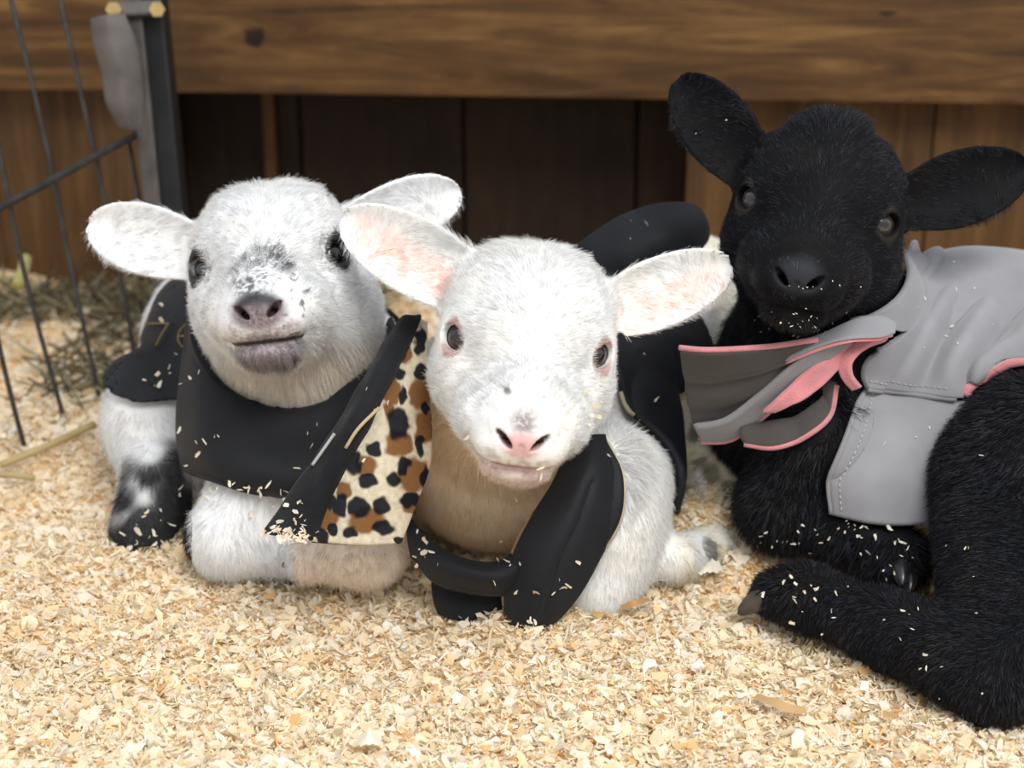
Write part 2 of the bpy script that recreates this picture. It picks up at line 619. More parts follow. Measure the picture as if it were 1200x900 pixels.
def sample_mesh(V, Fq, Nn, weight, n):
    a, b, c, d = (V[Fq[:, i]] for i in range(4))
    ar = .5 * np.linalg.norm(np.cross(c - a, d - b), axis=1)
    wt = ar * weight[Fq].mean(1)
    cdf = np.cumsum(wt)
    fi = np.minimum(np.searchsorted(cdf, rng.random(n) * cdf[-1]), len(Fq) - 1)
    s, t = rng.random((2, n, 1))
    q = Fq[fi]
    W = [(1 - s) * (1 - t), s * (1 - t), s * t, (1 - s) * t]
    mixf = lambda A: sum(A[q[:, i]] * W[i] for i in range(4))
    return mixf(V).astype(np.float32), norm(mixf(Nn)).astype(np.float32), q[:, 0], mixf


# ------------------------------------------------------------------ cloth patches
ALLCLOTH = {}


def drape(g, sdf, off):
    if sdf is None: return g
    sh = g.shape
    p = g.reshape(-1, 3).copy()
    for _ in range(4):
        d = sdf(p)
        m = d < off
        if not m.any(): break
        gr = sdf.grad(p[m], .002)
        p[m] += gr * (off - d[m])[:, None]
    g2 = p.reshape(sh)
    for _ in range(2):      # soften
        g2[1:-1, 1:-1] = .5 * g2[1:-1, 1:-1] + .125 * (g2[:-2, 1:-1] + g2[2:, 1:-1] + g2[1:-1, :-2] + g2[1:-1, 2:])
    return g2


def grid_normals(g):
    gu = np.gradient(g, axis=0); gv = np.gradient(g, axis=1)
    n = norm(np.cross(gu, gv))
    c = CAM - g
    if ((n * c).sum(-1)).mean() < 0: n = -n
    return n


def slab(g, n, t0, t1, border=.0018, cols=None):
    """closed sheet between offsets t0 (back) and t1 (front) along n with a rounded rim"""
    a, b = g.shape[:2]
    du = np.linalg.norm(np.diff(g, axis=0), axis=-1).mean(); dv = np.linalg.norm(np.diff(g, axis=1), axis=-1).mean()
    iu = np.minimum(np.arange(a), a - 1 - np.arange(a)) * du; iv = np.minimum(np.arange(b), b - 1 - np.arange(b)) * dv
    dd = np.minimum(iu[:, None], iv[None])
    f = np.clip(dd / border, 0, 1); f = np.sqrt(1 - (1 - f) ** 2)[..., None]
    mid = (t0 + t1) / 2
    top = g + n * (mid + (t1 - mid) * f); bot = g + n * (mid + (t0 - mid) * f)
    V = np.concatenate([top.reshape(-1, 3), bot.reshape(-1, 3)])
    i = np.arange(a * b).reshape(a, b)
    q = np.stack([i[:-1, :-1], i[1:, :-1], i[1:, 1:], i[:-1, 1:]], -1).reshape(-1, 4)
    # orientation: the top faces along n
    e1 = g[1, 0] - g[0, 0]; e2 = g[0, 1] - g[0, 0]
    flip = (np.cross(e1, e2) @ n[0, 0]) < 0
    if flip: q = q[:, ::-1]
    Fq = np.concatenate([q, q[:, ::-1] + a * b])
    return V, Fq


def patch(name, ctrl, mat, parent, nu=40, nv=40, thick=.0035, body=None, off=.006, lining=None, lname='lining', noise=0.0,
          nscale=60, folds=None, colfn=None, lcolfn=None, owner=None, border=.002):
    """ctrl: rows of (px, py, depth) -> a draped sheet of cloth; the front faces the camera"""
    W = np.array([[P(*c) for c in r] for r in ctrl])
    g = catmull(W, nu)
    g = catmull(g.transpose(1, 0, 2), nv).transpose(1, 0, 2)
    n = grid_normals(g)
    if noise: g = g + n * ((vnoise(g.reshape(-1, 3), nscale, 5).reshape(nu, nv) - .5) * 2 * noise)[..., None]
    if folds is not None:
        uu, vv = np.meshgrid(np.linspace(0, 1, nu), np.linspace(0, 1, nv), indexing='ij')
        g = g + n * folds(uu, vv)[..., None]
    g = drape(g, body, off)
    n = grid_normals(g)
    o = None
    V, Fq = slab(g, n, -thick * .5 if lining else -thick * .5, thick * .5, border)
    if lining:
        V, Fq = slab(g, n, 0, thick * .5, border)
    o = mesh_obj(name, V, Fq, mat, parent, cols=colfn(V) if colfn else None)
    if lining:
        V2, F2 = slab(g, n, -thick * .6, -.0001, border)
        mesh_obj(lname, V2, F2, lining, o, cols=lcolfn(V2) if lcolfn else None)
    if owner is not None: ALLCLOTH.setdefault(owner, []).append(g.reshape(-1, 3))
    return o, g, n


def piping(name, curve, r, mat, parent, seg=7):
    V, Fc = tube(curve, r, seg)
    return mesh_obj(name, V, Fc, mat, parent)


# ------------------------------------------------------------------ animals
def dz(px, py, d): return P(px, py, d)


def ear(S, b, t, n, wid, th, cup, k=.008, **kw):
    S.add(ear_fn(P(*b), P(*t), n, wid, th, cup, S=S, **kw), k)


def build_front():
    h = HEADS['front']; S = SDF()
    S.add(add_head(S, h), 0)
    toC = norm(CAM - h['org'])
    ear(S, (540, 328, .81), (402, 254, .825), toC - .25 * RT, .043, .0020, .014, wmax=.35, b0=.85, pt=.5)
    ear(S, (716, 364, .81), (856, 309, .83), toC + .25 * RT, .039, .0020, .014, wmax=.35, b0=.8, pt=.5)
    S.ell(to_world(h, (3.3, -3.6, 1.2)), (.014, .014, .014), k=.012)
    S.ell(to_world(h, (-3.3, -3.6, 1.2)), (.014, .014, .014), k=.012)
    # neck, chest, trunk, rump
    S.cone(to_world(h, (0, -3.6, -1.5)), (-.010, .835, .115), .037, .046, .02)
    S.cone((-.010, .835, .115), (-.004, .865, .075), .046, .062, .02)
    S.cone((-.002, .87, .075), (.06, .96, .085), .064, .074, .03)
    S.cone((.06, .96, .085), (.125, 1.07, .082), .074, .076, .03)
    # left shoulder and upper foreleg at the right of the throat
    S.ell(P(715, 605, .885), (.034, .05, .055), k=.02)
    S.cone(P(735, 560, .90), P(700, 690, .865), .026, .02, .015)
    # haunch and hind foot, right
    S.ell((.135, 1.00, .06), (.045, .06, .058), k=.02)
    S.ell(P(842, 588, .985), (.036, .04, .042), k=.02)
    S.cone(P(872, 590, .99), P(832, 650, .93), .028, .018, .02)
    S.cone(P(835, 648, .93), P(790, 655, .88), .017, .014, .01)
    return S


def build_left():
    h = HEADS['left']; S = SDF()
    S.add(add_head(S, h), 0)
    toC = norm(CAM - h['org'])
    ear(S, (243, 300, .885), (104, 262, .885), toC - .1 * RT, .042, .0022, .013, wmax=.5, b0=.7, pt=.5)
    ear(S, (398, 268, .895), (540, 224, .90), toC + .1 * RT, .036, .0022, .013, wmax=.6, b0=.6, pt=.5)
    S.ell(to_world(h, (-3.5, -3.0, -3.6)), (.026, .030, .032), k=.015)
    S.ell(to_world(h, (3.4, -3.6, .4)), (.014, .014, .014), k=.012)
    S.ell(to_world(h, (-3.4, -3.6, .4)), (.014, .014, .014), k=.012)
    S.cone(to_world(h, (0, -3.2, -2.2)), (-.135, .875, .13), .040, .050, .02)
    S.cone((-.135, .875, .13), (-.125, .90, .085), .052, .068, .02)
    S.cone((-.13, .91, .085), (-.175, .99, .085), .066, .068, .03)
    S.cone((-.175, .99, .085), (-.212, 1.07, .075), .068, .066, .03)
    # forelegs folded under the chest
    S.cone(P(300, 585, .895), P(268, 628, .885), .032, .024, .015)
    S.cone(P(268, 632, .885), P(345, 653, .883), .021, .013, .012)
    S.cone(P(390, 590, .89), P(430, 640, .87), .030, .023, .015)
    S.cone(P(430, 642, .87), P(365, 655, .865), .021, .014, .012)
    # hind leg beside the trunk
    S.ell(P(178, 492, .99), (.032, .045, .040), k=.015)
    S.cone(P(185, 500, .98), P(190, 565, .95), .026, .021, .015)
    S.cone(P(188, 560, .95), P(168, 618, .932), .024, .020, .012)
    return S


def build_black():
    h = HEADS['black']; S = SDF()
    S.add(add_head(S, h), 0)
    toC = norm(CAM - h['org'])
    ear(S, (893, 210, .875), (795, 92, .885), toC - .1 * RT - .1 * UP, .043, .0022, .013, wmax=.5, b0=.6, pt=.5)
    ear(S, (1050, 243, .875), (1205, 196, .875), toC + .15 * RT, .045, .0022, .013, wmax=.45, b0=.6, pt=.5)
    S.ell(to_world(h, (3.3, -3.4, .8)), (.014, .014, .014), k=.012)
    S.ell(to_world(h, (-3.3, -3.4, .8)), (.014, .014, .014), k=.012)
    S.ell(to_world(h, (.3, -2.4, 4.7)), (.021, .018, .011), k=.010)      # woolly poll
    S.cone(to_world(h, (0, -3.2, -2.0)), (.195, .875, .145), .042, .048, .02)
    S.cone((.195, .875, .145), (.19, .90, .09), .050, .062, .02)
    S.cone((.20, .90, .09), (.30, .915, .095), .062, .074, .03)
    S.cone((.30, .915, .095), (.40, .89, .095), .074, .078, .03)
    # breast and near foreleg folded back under the belly
    S.cone(P(965, 520, .89), P(918, 590, .905), .034, .026, .015)
    S.cone(P(915, 595, .905), P(1000, 625, .88), .025, .019, .012)
    S.cone(P(1000, 625, .88), P(1050, 655, .865), .020, .020, .012)
    # near haunch: hip, stifle, shank, hock, cannon, foot
    S.ell(P(1202, 560, .85), (.040, .052, .062), k=.02)
    S.cone(P(1166, 560, .845), P(1168, 725, .785), .034, .028, .02)
    S.cone(P(1240, 600, .83), P(1195, 765, .76), .037, .028, .02)
    S.cone(P(1162, 795, .752), P(1040, 737, .803), .0235, .0190, .015)
    S.cone(P(1040, 737, .803), P(945, 700, .83), .0190, .0160, .012)
    S.cone(P(945, 700, .83), P(912, 697, .838), .0175, .0145, .01)
    return S


def mixc(c, c2, w_): return c * (1 - w_[:, None]) + np.asarray(c2, np.float32) * w_[:, None]


def eye_mask(q):
    """distance in cm from the eye opening rim (q with |x|)"""
    a = q - EYE_C.astype(np.float32)
    c = norm(a) @ EYE_D.astype(np.float32)
    return a, c


def paint_common(q, col, lid, lidw=1.0, ring=.72, nos=(.03, .012, .012)):
    qa = q.copy(); qa[:, 0] = np.abs(qa[:, 0])
    ns = d_ell(qa, (.88, 7.7, -2.4), (.62, .18, .7), frame((.72, -.42, .62), (.1, 1, .2)))
    col = mixc(col, nos, sstep(.06, -.03, ns))
    a, c = eye_mask(qa)
    r = np.linalg.norm(a, axis=1)
    m = (r < 1.9) * sstep(ring, ring + .1, c) * lidw
    return mixc(col, lid, m)


def paint_front(p):
    h = HEADS['front']; q = to_local(h, p); n = len(p)
    col = np.ones((n, 3), np.float32) * np.array([.70, .705, .70], np.float32)
    col = mixc(col, (.78, .73, .64), sstep(.35, .75, vnoise(p, 60, 1)) * .22)
    # cream throat with warm bounce light painted in, and cream trunk
    col = mixc(col, (.96, .76, .53), sstep(-3.8, -6.0, q[:, 2]) * .9 * sstep(.905, .86, p[:, 1]) * sstep(.045, .02, p[:, 0]))
    col = mixc(col, (.72, .68, .54), (p[:, 1] > .86) * sstep(.3, .7, vnoise(p, 45, 3)) * .7)
    col = mixc(col, (.66, .58, .38), sstep(.085, .12, p[:, 0]) * (p[:, 2] < .10) * sstep(.25, .6, vnoise(p, 50, 14)) * .8)
    dirt = (p[:, 0] > .10) * (p[:, 2] < .075) * sstep(.60, .72, vnoise(p, 95, 9))
    col = mixc(col, (.10, .09, .07), dirt * .8)
    # muzzle
    qx = np.abs(q[:, 0])
    fr = sstep(5.6, 7.0, q[:, 1])
    sp = vnoise(p, 420, 2); sp2 = vnoise(p, 200, 4)
    col = mixc(col, (.22, .17, .16), sstep(1.3, .2, np.sqrt((q[:, 0] / .85) ** 2 + ((q[:, 2] + 1.35) / .85) ** 2)) * sstep(5.6, 6.4, q[:, 1]) * (.45 + .5 * sstep(.3, .6, vnoise(p, 1000, 2))) )
    col = mixc(col, (.30, .24, .24), sstep(2.6, 1.2, qx) * fr * sstep(-2.6, -3.2, q[:, 2]) * sstep(.45, .75, sp) * .55)
    col = mixc(col, (.62, .34, .34), sstep(1.2, .6, np.sqrt((q[:, 0] / 1.1) ** 2 + ((q[:, 2] + 2.55) / .78) ** 2)) * sstep(6.6, 7.4, q[:, 1]) * .85)
    col = mixc(col, (.62, .34, .33), sstep(.4, .1, np.abs(q[:, 2] + 4.18)) * (q[:, 1] > 5.4) * sstep(2.4, 1.8, qx) * .8)
    col = mixc(col, (.16, .06, .055), sstep(.20, .05, np.abs(q[:, 2] + 4.16)) * (q[:, 1] > 5.4) * sstep(2.5, 2.2, qx))
    col = mixc(col, (.45, .33, .31), sstep(1.9, .9, np.sqrt(q[:, 0] ** 2 + ((q[:, 2] + 4.9) / .6) ** 2)) * (q[:, 1] > 4.8) * .6)
    for (x, y, z, r) in ((.95, 6.2, -.45, .36), (-.75, 6.2, -.5, .36), (.1, 6.6, -.7, .3), (1.7, 6.7, -3.3, .3), (.3, 4.2, .6, .3)):
        col = mixc(col, (.12, .11, .12), sstep(r, r * .3, np.linalg.norm((q - np.array([x, y, z], np.float32)) * [1, .5, 1.6], axis=1)) * .95)
    # tear streak
    col = mixc(col, (.30, .27, .26), sstep(.28, .05, np.abs(qx - 3.15 + .12 * (q[:, 1]))) * (q[:, 2] < -.2) * (q[:, 2] > -1.5) * (q[:, 1] > .8) * .0)
    col = paint_common(q, col, (.38, .22, .19), .85, .735)
    # pink ears: inner face
    px, py, z = proj(p)
    for (ax, ay, bx, by, r) in ((430, 272, 515, 330, 24), (830, 330, 745, 372, 22)):
        t = np.clip(((px - ax) * (bx - ax) + (py - ay) * (by - ay)) / ((bx - ax) ** 2 + (by - ay) ** 2), 0, 1)
        dd = np.hypot(px - ax - t * (bx - ax), py - ay - t * (by - ay))
        col = mixc(col, (.84, .48, .40), sstep(r + 8, 3, dd) * ((z > .79) & (z < .85)) * (qx > 4.3) * .75 * (.45 + .55 * sstep(.3, .7, vnoise(p, 300, 8))))
    return np.clip(col, 0, 1)


def paint_left(p):
    h = HEADS['left']; q = to_local(h, p); n = len(p); qx = np.abs(q[:, 0])
    col = np.ones((n, 3), np.float32) * np.array([.70, .708, .715], np.float32)
    col = mixc(col, (.76, .72, .64), sstep(.4, .8, vnoise(p, 60, 1)) * .2)
    sp = vnoise(p, 950, 2); sp2 = vnoise(p, 150, 4)
    col = mixc(col, (.86, .74, .58), sstep(-4.6, -6.5, q[:, 2]) * .6 * (p[:, 1] < .9) * (p[:, 2] > .1))
    dk = (.035, .035, .040)
    # bridge patch (two lobes), nose, lips
    fr = sstep(3.0, 4.0, q[:, 1]) * (q[:, 2] > -3.0)
    lob = sstep(1.5, .9, np.sqrt(((q[:, 0] - .1) / 1.15) ** 2 + ((q[:, 1] - 6.1) / 1.9) ** 2)) * (q[:, 2] > -2.6)
    lob = np.maximum(lob, sstep(1.2, .6, np.sqrt(((q[:, 0] + .9) / .9) ** 2 + ((q[:, 1] - 5.0) / 1.5) ** 2)) * (q[:, 2] > -2.6))
    col = mixc(col, dk, lob * sstep(.30, .66, sp * .6 + sp2 * .4) * .88)
    ns = sstep(1.6, .95, np.sqrt((q[:, 0] / 1.15) ** 2 + ((q[:, 2] + 2.4) / .8) ** 2)) * (q[:, 1] > 6.3)
    col = mixc(col, (.022, .020, .026), ns * .96)
    lip = sstep(2.4, 1.6, np.sqrt(q[:, 0] ** 2 + ((q[:, 2] + 3.6) / .75) ** 2)) * (q[:, 1] > 5)
    col = mixc(col, (.30, .235, .245), lip * (.35 + .5 * sstep(.35, .7, sp)))
    ch = sstep(2.3, 1.3, np.sqrt((q[:, 0] / 1.0) ** 2 + ((q[:, 2] + 4.8) / .62) ** 2)) * (q[:, 1] > 4.3)
    col = mixc(col, (.17, .135, .155), ch * (.65 + .3 * sstep(.3, .65, sp)))
    col = mixc(col, (.015, .013, .015), sstep(.20, .06, np.abs(q[:, 2] + 4.16)) * (q[:, 1] > 5.4) * sstep(2.5, 2.2, qx))
    # speckles beside the nose, around the eyes, brow and ear roots
    col = mixc(col, dk, (q[:, 0] < -1.2) * (q[:, 0] > -3.1) * (q[:, 1] > 5.0) * sstep(.66, .74, vnoise(p, 330, 12)) * .8)
    a, c = eye_mask(np.stack([qx, q[:, 1], q[:, 2]], 1)); r = np.linalg.norm(a, axis=1)
    col = mixc(col, (.13, .13, .14), (r < 2.3) * sstep(.40, .66, c) * sstep(.50, .66, sp * .5 + sp2 * .5) * (q[:, 2] > -.9) * .75)
    col = paint_common(q, col, (.02, .018, .02), .97, .66)
    br = sstep(1.4, .5, np.linalg.norm(q - np.array([-3.7, -2.6, 3.1], np.float32), axis=1))
    col = mixc(col, dk, br * sstep(.45, .6, sp2))
    # black hind foot and dark spots
    px, py, z = proj(p)
    leg = (px < 225) & (py > 500)
    col = mixc(col, (.010, .010, .013), leg * sstep(535, 590, py + (vnoise(p, 70, 6) - .5) * 120 + (px - 175) * .5) * .97)
    col = mixc(col, (.80, .66, .52), ((px > 345) & (py > 560) & (py < 720) & (z > .8)) * .75)
    return np.clip(col, 0, 1)


def paint_black(p):
    h = HEADS['black']; q = to_local(h, p); n = len(p)
    col = np.ones((n, 3), np.float32) * np.array([.0042, .0044, .0056], np.float32)
    col = mixc(col, (.008, .0065, .006), sstep(.4, .8, vnoise(p, 60, 1)) * .5)
    ns = sstep(1.5, .7, np.sqrt((q[:, 0] / 1.15) ** 2 + ((q[:, 2] + 2.2) / .9) ** 2)) * (q[:, 1] > 6.3)
    col = mixc(col, (.028, .030, .036), ns)
    return paint_common(q, col, (.022, .019, .018), .9, .725, nos=(.002, .002, .002))


def make_eye(h, side, parent, iris, pupil, white=(.3, .27, .24)):
    n1, n2 = 28, 36
    D = EYE_D * [side, 1, 1]
    c = to_world(h, EYE_C * [side, 1, 1])
    Dw = norm(h['R'] @ D)
    upw = norm(h['R'] @ np.array([0, -.12, 1.0])); upw = norm(upw - Dw * (upw @ Dw)); sw = np.cross(upw, Dw)
    th = np.linspace(0, math.pi, n1); ph = np.linspace(0, 2 * math.pi, n2, endpoint=False)
    r = EYE_R * .01 * h['s']
    V = []; cols = []
    for t in th:
        for f in ph:
            l = np.array([math.sin(t) * math.cos(f), math.sin(t) * math.sin(f), math.cos(t)])
            bul = 1 + .05 * max(0, (math.cos(t) - .75)) / .25
            V.append(c + (sw * l[0] + upw * l[1] + Dw * l[2]) * r * bul)
            pr = math.hypot(l[0] / .36, l[1] / .15)
            ir = math.hypot(l[0], l[1])
            k = pupil if (pr < 1 and l[2] > 0) else (iris if ir < .84 and l[2] > 0 else ((.012, .01, .01) if ir < .95 and l[2] > 0 else white))
            cols.append(k)
    Fq = [(i * n2 + j, i * n2 + (j + 1) % n2, (i + 1) * n2 + (j + 1) % n2, (i + 1) * n2 + j) for i in range(n1 - 1) for j in range(n2)]
    return mesh_obj('eye', V, np.array(Fq)[:, ::-1], M_EYE, parent, cols=np.array(cols))


def flow(h, p, nrm):
    """hair direction: from the nose backwards over head and ears, down and back on the trunk"""
    q = to_local(h, p)
    f = np.stack([.85 * np.sign(q[:, 0]) * np.minimum(np.abs(q[:, 0]) / 1.6, 1) * sstep(6.5, 3.0, q[:, 1]), -np.ones(len(q)), .18 + 0 * q[:, 0]], 1)
    top = sstep(1.0, 3.5, q[:, 2])[:, None]
    f = f * (1 - top) + np.stack([.9 * np.sign(q[:, 0]) * np.minimum(np.abs(q[:, 0]) / 2, 1), -.5 + 0 * q[:, 0], .9 + 0 * q[:, 0]], 1) * top
    low = sstep(-3.4, -5.5, q[:, 2])[:, None]
    f = f * (1 - low) + np.stack([.25 * q[:, 0] / 3, -.5 + 0 * q[:, 0], -.8 + 0 * q[:, 0]], 1) * low
    earm = (sstep(4.4, 5.6, np.abs(q[:, 0])) * (q[:, 2] > -3.5))[:, None]
    f = f * (1 - earm) + np.stack([np.sign(q[:, 0]) * 1.2, -.2 + 0 * q[:, 0], .15 + 0 * q[:, 0]], 1) * earm
    fw_ = norm(f) @ h['R'].T
    dist = np.linalg.norm(q, axis=1)
    body = sstep(9.0, 12.0, dist)[:, None]
    fb = np.stack([0 * q[:, 0], .35 + 0 * q[:, 0], -.8 + 0 * q[:, 0]], 1)
    fw_ = fw_ * (1 - body) + fb * body
    fw_ = fw_ - nrm * (fw_ * nrm).sum(1, keepdims=True)
    return norm(fw_), q, dist


def lamb(key, builder, paint, name_label, h_voxel, n_hair, black, base, hair_scale=1.0, iris=(.02, .015, .012), pupil=(.002, .002, .002)):
    h = HEADS[key]
    S = builder()
    V, Fq, Nn = surface_nets(S, h_voxel)
    root = empty('lamb', base)
    tag(root, name_label, 'lamb', 'lambs in coats lying on wood shavings')
    col = paint(V)
    skin = col if not black else col * .8
    body = mesh_obj('body', V, Fq, M_SKINB if black else M_SKIN, root, cols=skin)
    for s in (1, -1): make_eye(h, s, root, iris, pupil, white=(.05, .04, .035) if black else ((.20, .16, .13) if key == 'front' else (.02, .016, .014)))
    print(key, 'verts', len(V), 'faces', len(Fq), round(time.time() - T0, 1), flush=True)
    return dict(S=S, V=V, F=Fq, N=Nn, root=root, body=body, key=key, h=h, paint=paint, n=n_hair, black=black, hs=hair_scale)


def fur(L, mat):
    h = L['h']; V, Fq, Nn = L['V'], L['F'], L['N']
    q = to_local(h, V)
    toc = norm(CAM - V)
    face = (Nn * toc).sum(1)
    wt = .12 + .88 * sstep(-.35, .05, face)
    dist = np.linalg.norm(q, axis=1)
    wt = wt * np.where(dist > 13, .45, 1.0)
    qa = q.copy(); qa[:, 0] = np.abs(qa[:, 0])
    a, c = eye_mask(qa); r = np.linalg.norm(a, axis=1)
    sh = norm(a - np.array([-.12, .42, -.05], np.float32)) @ EYE_D.astype(np.float32)
    wt[(r < 1.75) & ((c > .64) | (sh > .70))] = 0
    wt[(q[:, 1] > 4.8)] *= 2.2
    # bare nose pad, nostrils and mouth slit
    bare = (q[:, 1] > 7.0) & (np.abs(q[:, 0]) < 1.35) & (q[:, 2] < -1.75) & (q[:, 2] > -3.1)
    wt[bare] *= .03
    wt[(np.abs(q[:, 2] + 4.15) < .15) & (q[:, 1] > 5.2) & (np.abs(q[:, 0]) < 2.4)] = 0
    wt[V[:, 2] < -.004] = 0
    L['eyelen'] = None
    cloth = ALLCLOTH.get(L['key'])
    if cloth:
        C = np.concatenate(cloth)
        kd = kdtree.KDTree(len(C))
        for i, cc in enumerate(C): kd.insert(cc, i)
        kd.balance()
        sub = np.where((dist > 5.5) & (wt > 0))[0]
        for i in sub:
            if kd.find(V[i])[2] < .0068: wt[i] = 0
    R, Nr, vi, mixf = sample_mesh(V, Fq, Nn, wt, L['n'])
    f, ql, dist = flow(h, R, Nr)
    nz = norm(rng.normal(0, 1, R.shape))
    # clumped tufts: noise shared by neighbours
    cl = np.stack([vnoise(R, 260, s) for s in (21, 22, 23)], 1) - .5
    muz = sstep(5.2, 7.2, ql[:, 1])
    body = sstep(8, 12, dist) * (1 - (np.abs(ql[:, 0]) > 5) * (ql[:, 2] > -2.5) * (dist < 16))
    earm = sstep(4.8, 5.8, np.abs(ql[:, 0])) * (dist < 16) * (ql[:, 2] > -3.2)
    if L['black']:
        ln = .0050 + .0025 * body - .0025 * muz
        lift = .22 + .35 * body; curl = .22
    else:
        ln = .0060 + .0006 * body - .0038 * muz - .0008 * earm
        lift = .32 - .06 * body; curl = .12
    low = sstep(-4.2, -6.0, ql[:, 2]) * (dist < 12)
    ln = ln + .0075 * low
    crown = sstep(3.2, 4.8, ql[:, 2]) * (dist < 9)
    ln = ln + .003 * crown
    qb = ql.copy(); qb[:, 0] = np.abs(qb[:, 0]); re = np.linalg.norm(qb - EYE_C.astype(np.float32), axis=1)
    ln = ln * (.45 + .55 * sstep(1.3, 2.6, re))
    ln = ln * L['hs'] * (.6 + .7 * rng.random(len(R)))
    lift = lift * (1 - .35 * earm)
    d = norm(f + Nr * np.asarray(lift).reshape(-1, 1) + nz * .16 + cl * .52)
    bare = np.asarray(L['paint'](R))
    jit = 1 + rng.normal(-.02, .12, (len(R), 1))
    if L['black']: jit = (1 + rng.normal(0, .35, (len(R), 1)) + rng.choice([0, 3.0, 8.0], (len(R), 1), p=[.70, .19, .11])) * np.array([1, 1.03, 1.12])  # brighter bluish strands put the sheen highlights into the hair colour
    rad = np.where(body > .5, .00013, .000085) * np.where(muz > .5, .75, 1)
    if L['black']: rad = rad * 1.45
    make_hair('fur', R, d, Nr, ln.astype(np.float32), rad, np.clip(bare * jit, 0, 1), mat, L['body'], gravity=.15, curl=curl)
    print('fur', L['key'], round(time.time() - T0, 1), flush=True)


VOX = .0014
LF = lamb('front', build_front, paint_front, 'white lamb with pink nose, at front centre in a leopard-lined black coat', VOX, 150000, False, (0, .90, 0), iris=(.022, .018, .014))
LL = lamb('left', build_left, paint_left, 'white lamb with speckled dark grey nose, at the left in a plain black coat', VOX, 150000, False, (-.15, .93, 0), iris=(.008, .006, .006))
LB = lamb('black', build_black, paint_black, 'black lamb in a grey coat with pink lining, head turned to the camera', VOX, 190000, True, (.28, .90, 0), iris=(.040, .032, .027), pupil=(.003, .003, .004))
# ------------------------------------------------------------------ coats
def onskin(L, px, py, off=.008, default=None):
    d = L['S'].trace(px, py)
    if d is None: return (px, py, default)
    return (px, py, d - off)


def trunk_sdf(L):
    """the animal without head and ears"""
    S = SDF(); S.ops = [o for o in L['S'].ops if o[2] == 'u'][L['trunk0']:]
    S.lo, S.hi = L['S'].lo, L['S'].hi
    return S


def shell(name, L, region, mat, parent, off=.006, half=.002, vox=.0026, wr=.0015):
    T = trunk_sdf(L)
    C = SDF(); C.lo, C.hi = T.lo, T.hi
    def fn(p):
        d = T(p)
        e = np.abs(d - off - wr * (vnoise(p, 55, 31) - .5) * 2) - half
        return smax(e, region(p).astype(np.float32), .002)
    C.ops = [(fn, 0, 'u')]
    V, Fq, Nn = surface_nets(C, vox, pad=.015)
    ALLCLOTH.setdefault(L['key'], []).append(V[::2])
    return mesh_obj(name, V, Fq, mat, parent)


def edge_curve(g, n, which, off=0.0):
    c = {'u0': g[0], 'u1': g[-1], 'v0': g[:, 0], 'v1': g[:, -1]}[which]
    m = {'u0': n[0], 'u1': n[-1], 'v0': n[:, 0], 'v1': n[:, -1]}[which]
    return c + m * off


def stitches(name, curve, mat, parent, r=.00035, dash=.0022):
    c = catmull(curve, 200)
    s = np.concatenate([[0], np.cumsum(np.linalg.norm(np.diff(c, axis=0), axis=1))])
    V, Fc = [], []
    for k in range(int(s[-1] / (dash * 1.6))):
        a, b = k * dash * 1.6, k * dash * 1.6 + dash
        pts = np.stack([np.interp(np.linspace(a, b, 3), s, c[:, i]) for i in range(3)], 1)
        v, f = tube(pts, r, 5)
        Fc += [tuple(x + len(V) for x in ff) for ff in f]; V += list(v)
    return mesh_obj(name, V, Fc, mat, parent)


# --- leopard print of the flap, the spots where the fleece has them
LEO_BR = [(468, 520, 13, 12), (493, 463, 10, 14), (428, 547, 10, 9), (485, 557, 15, 16), (383, 607, 10, 10), (430, 609, 17, 11),
          (459, 458, 7, 12), (497, 500, 9, 15), (482, 590, 9, 10), (455, 480, 4, 9), (478, 415, 6, 8), (402, 575, 7, 8)]
LEO_BK = [(473, 408, 6, 12), (492, 400, 5, 14), (493, 435, 8, 9), (466, 437, 7, 7), (472, 463, 5, 9), (467, 495, 12, 17), (438, 527, 8, 8),
          (414, 543, 9, 12), (430, 562, 11, 8), (473, 545, 7, 9), (462, 561, 8, 8), (480, 586, 10, 9), (399, 592, 8, 12), (421, 594, 11, 12),
          (446, 594, 9, 9), (449, 618, 13, 8), (410, 623, 9, 6), (377, 627, 7, 10), (389, 622, 4, 8), (493, 522, 5, 11), (387, 588, 6, 8), (498, 560, 5, 12),
          (480, 382, 5, 5), (497, 478, 4, 8), (468, 633, 5, 4)]


def leo(V):
    px, py, z = proj(V)
    jx = (vnoise(V, 260, 41) - .5) * 7; jy = (vnoise(V, 260, 42) - .5) * 7
    col = np.ones((len(V), 3), np.float32) * np.array([.56, .49, .36], np.float32)
    col *= (.85 + .3 * vnoise(V, 500, 43))[:, None]
    for L_, c, w_ in ((LEO_BR, (.17, .07, .018), .96), (LEO_BK, (.006, .007, .012), .98)):
        m = np.zeros(len(V)); sc = 1.28 if L_ is LEO_BR else 1.10
        for (x, y, a, b) in L_:
            d = np.sqrt(((px + jx - x) / (a * sc)) ** 2 + ((py + jy - y) / (b * sc)) ** 2)
            m = np.maximum(m, sstep(1.22, .84, d))
        col = mixc(col, c, m * w_)
    return col


LF['trunk0'] = LL['trunk0'] = 5
LB['trunk0'] = 6
TF, TL, TB = trunk_sdf(LF), trunk_sdf(LL), trunk_sdf(LB)

# ---- front lamb
def reg_front(p):
    ax = norm(np.array([.125, .21, 0])); t = (p - np.array([-.004, .86, 0], np.float32)) @ ax.astype(np.float32)
    a = np.maximum(.035 - t, t - .125)
    return np.maximum(a, .085 + .25 * (p[:, 0] - .05) - p[:, 2])


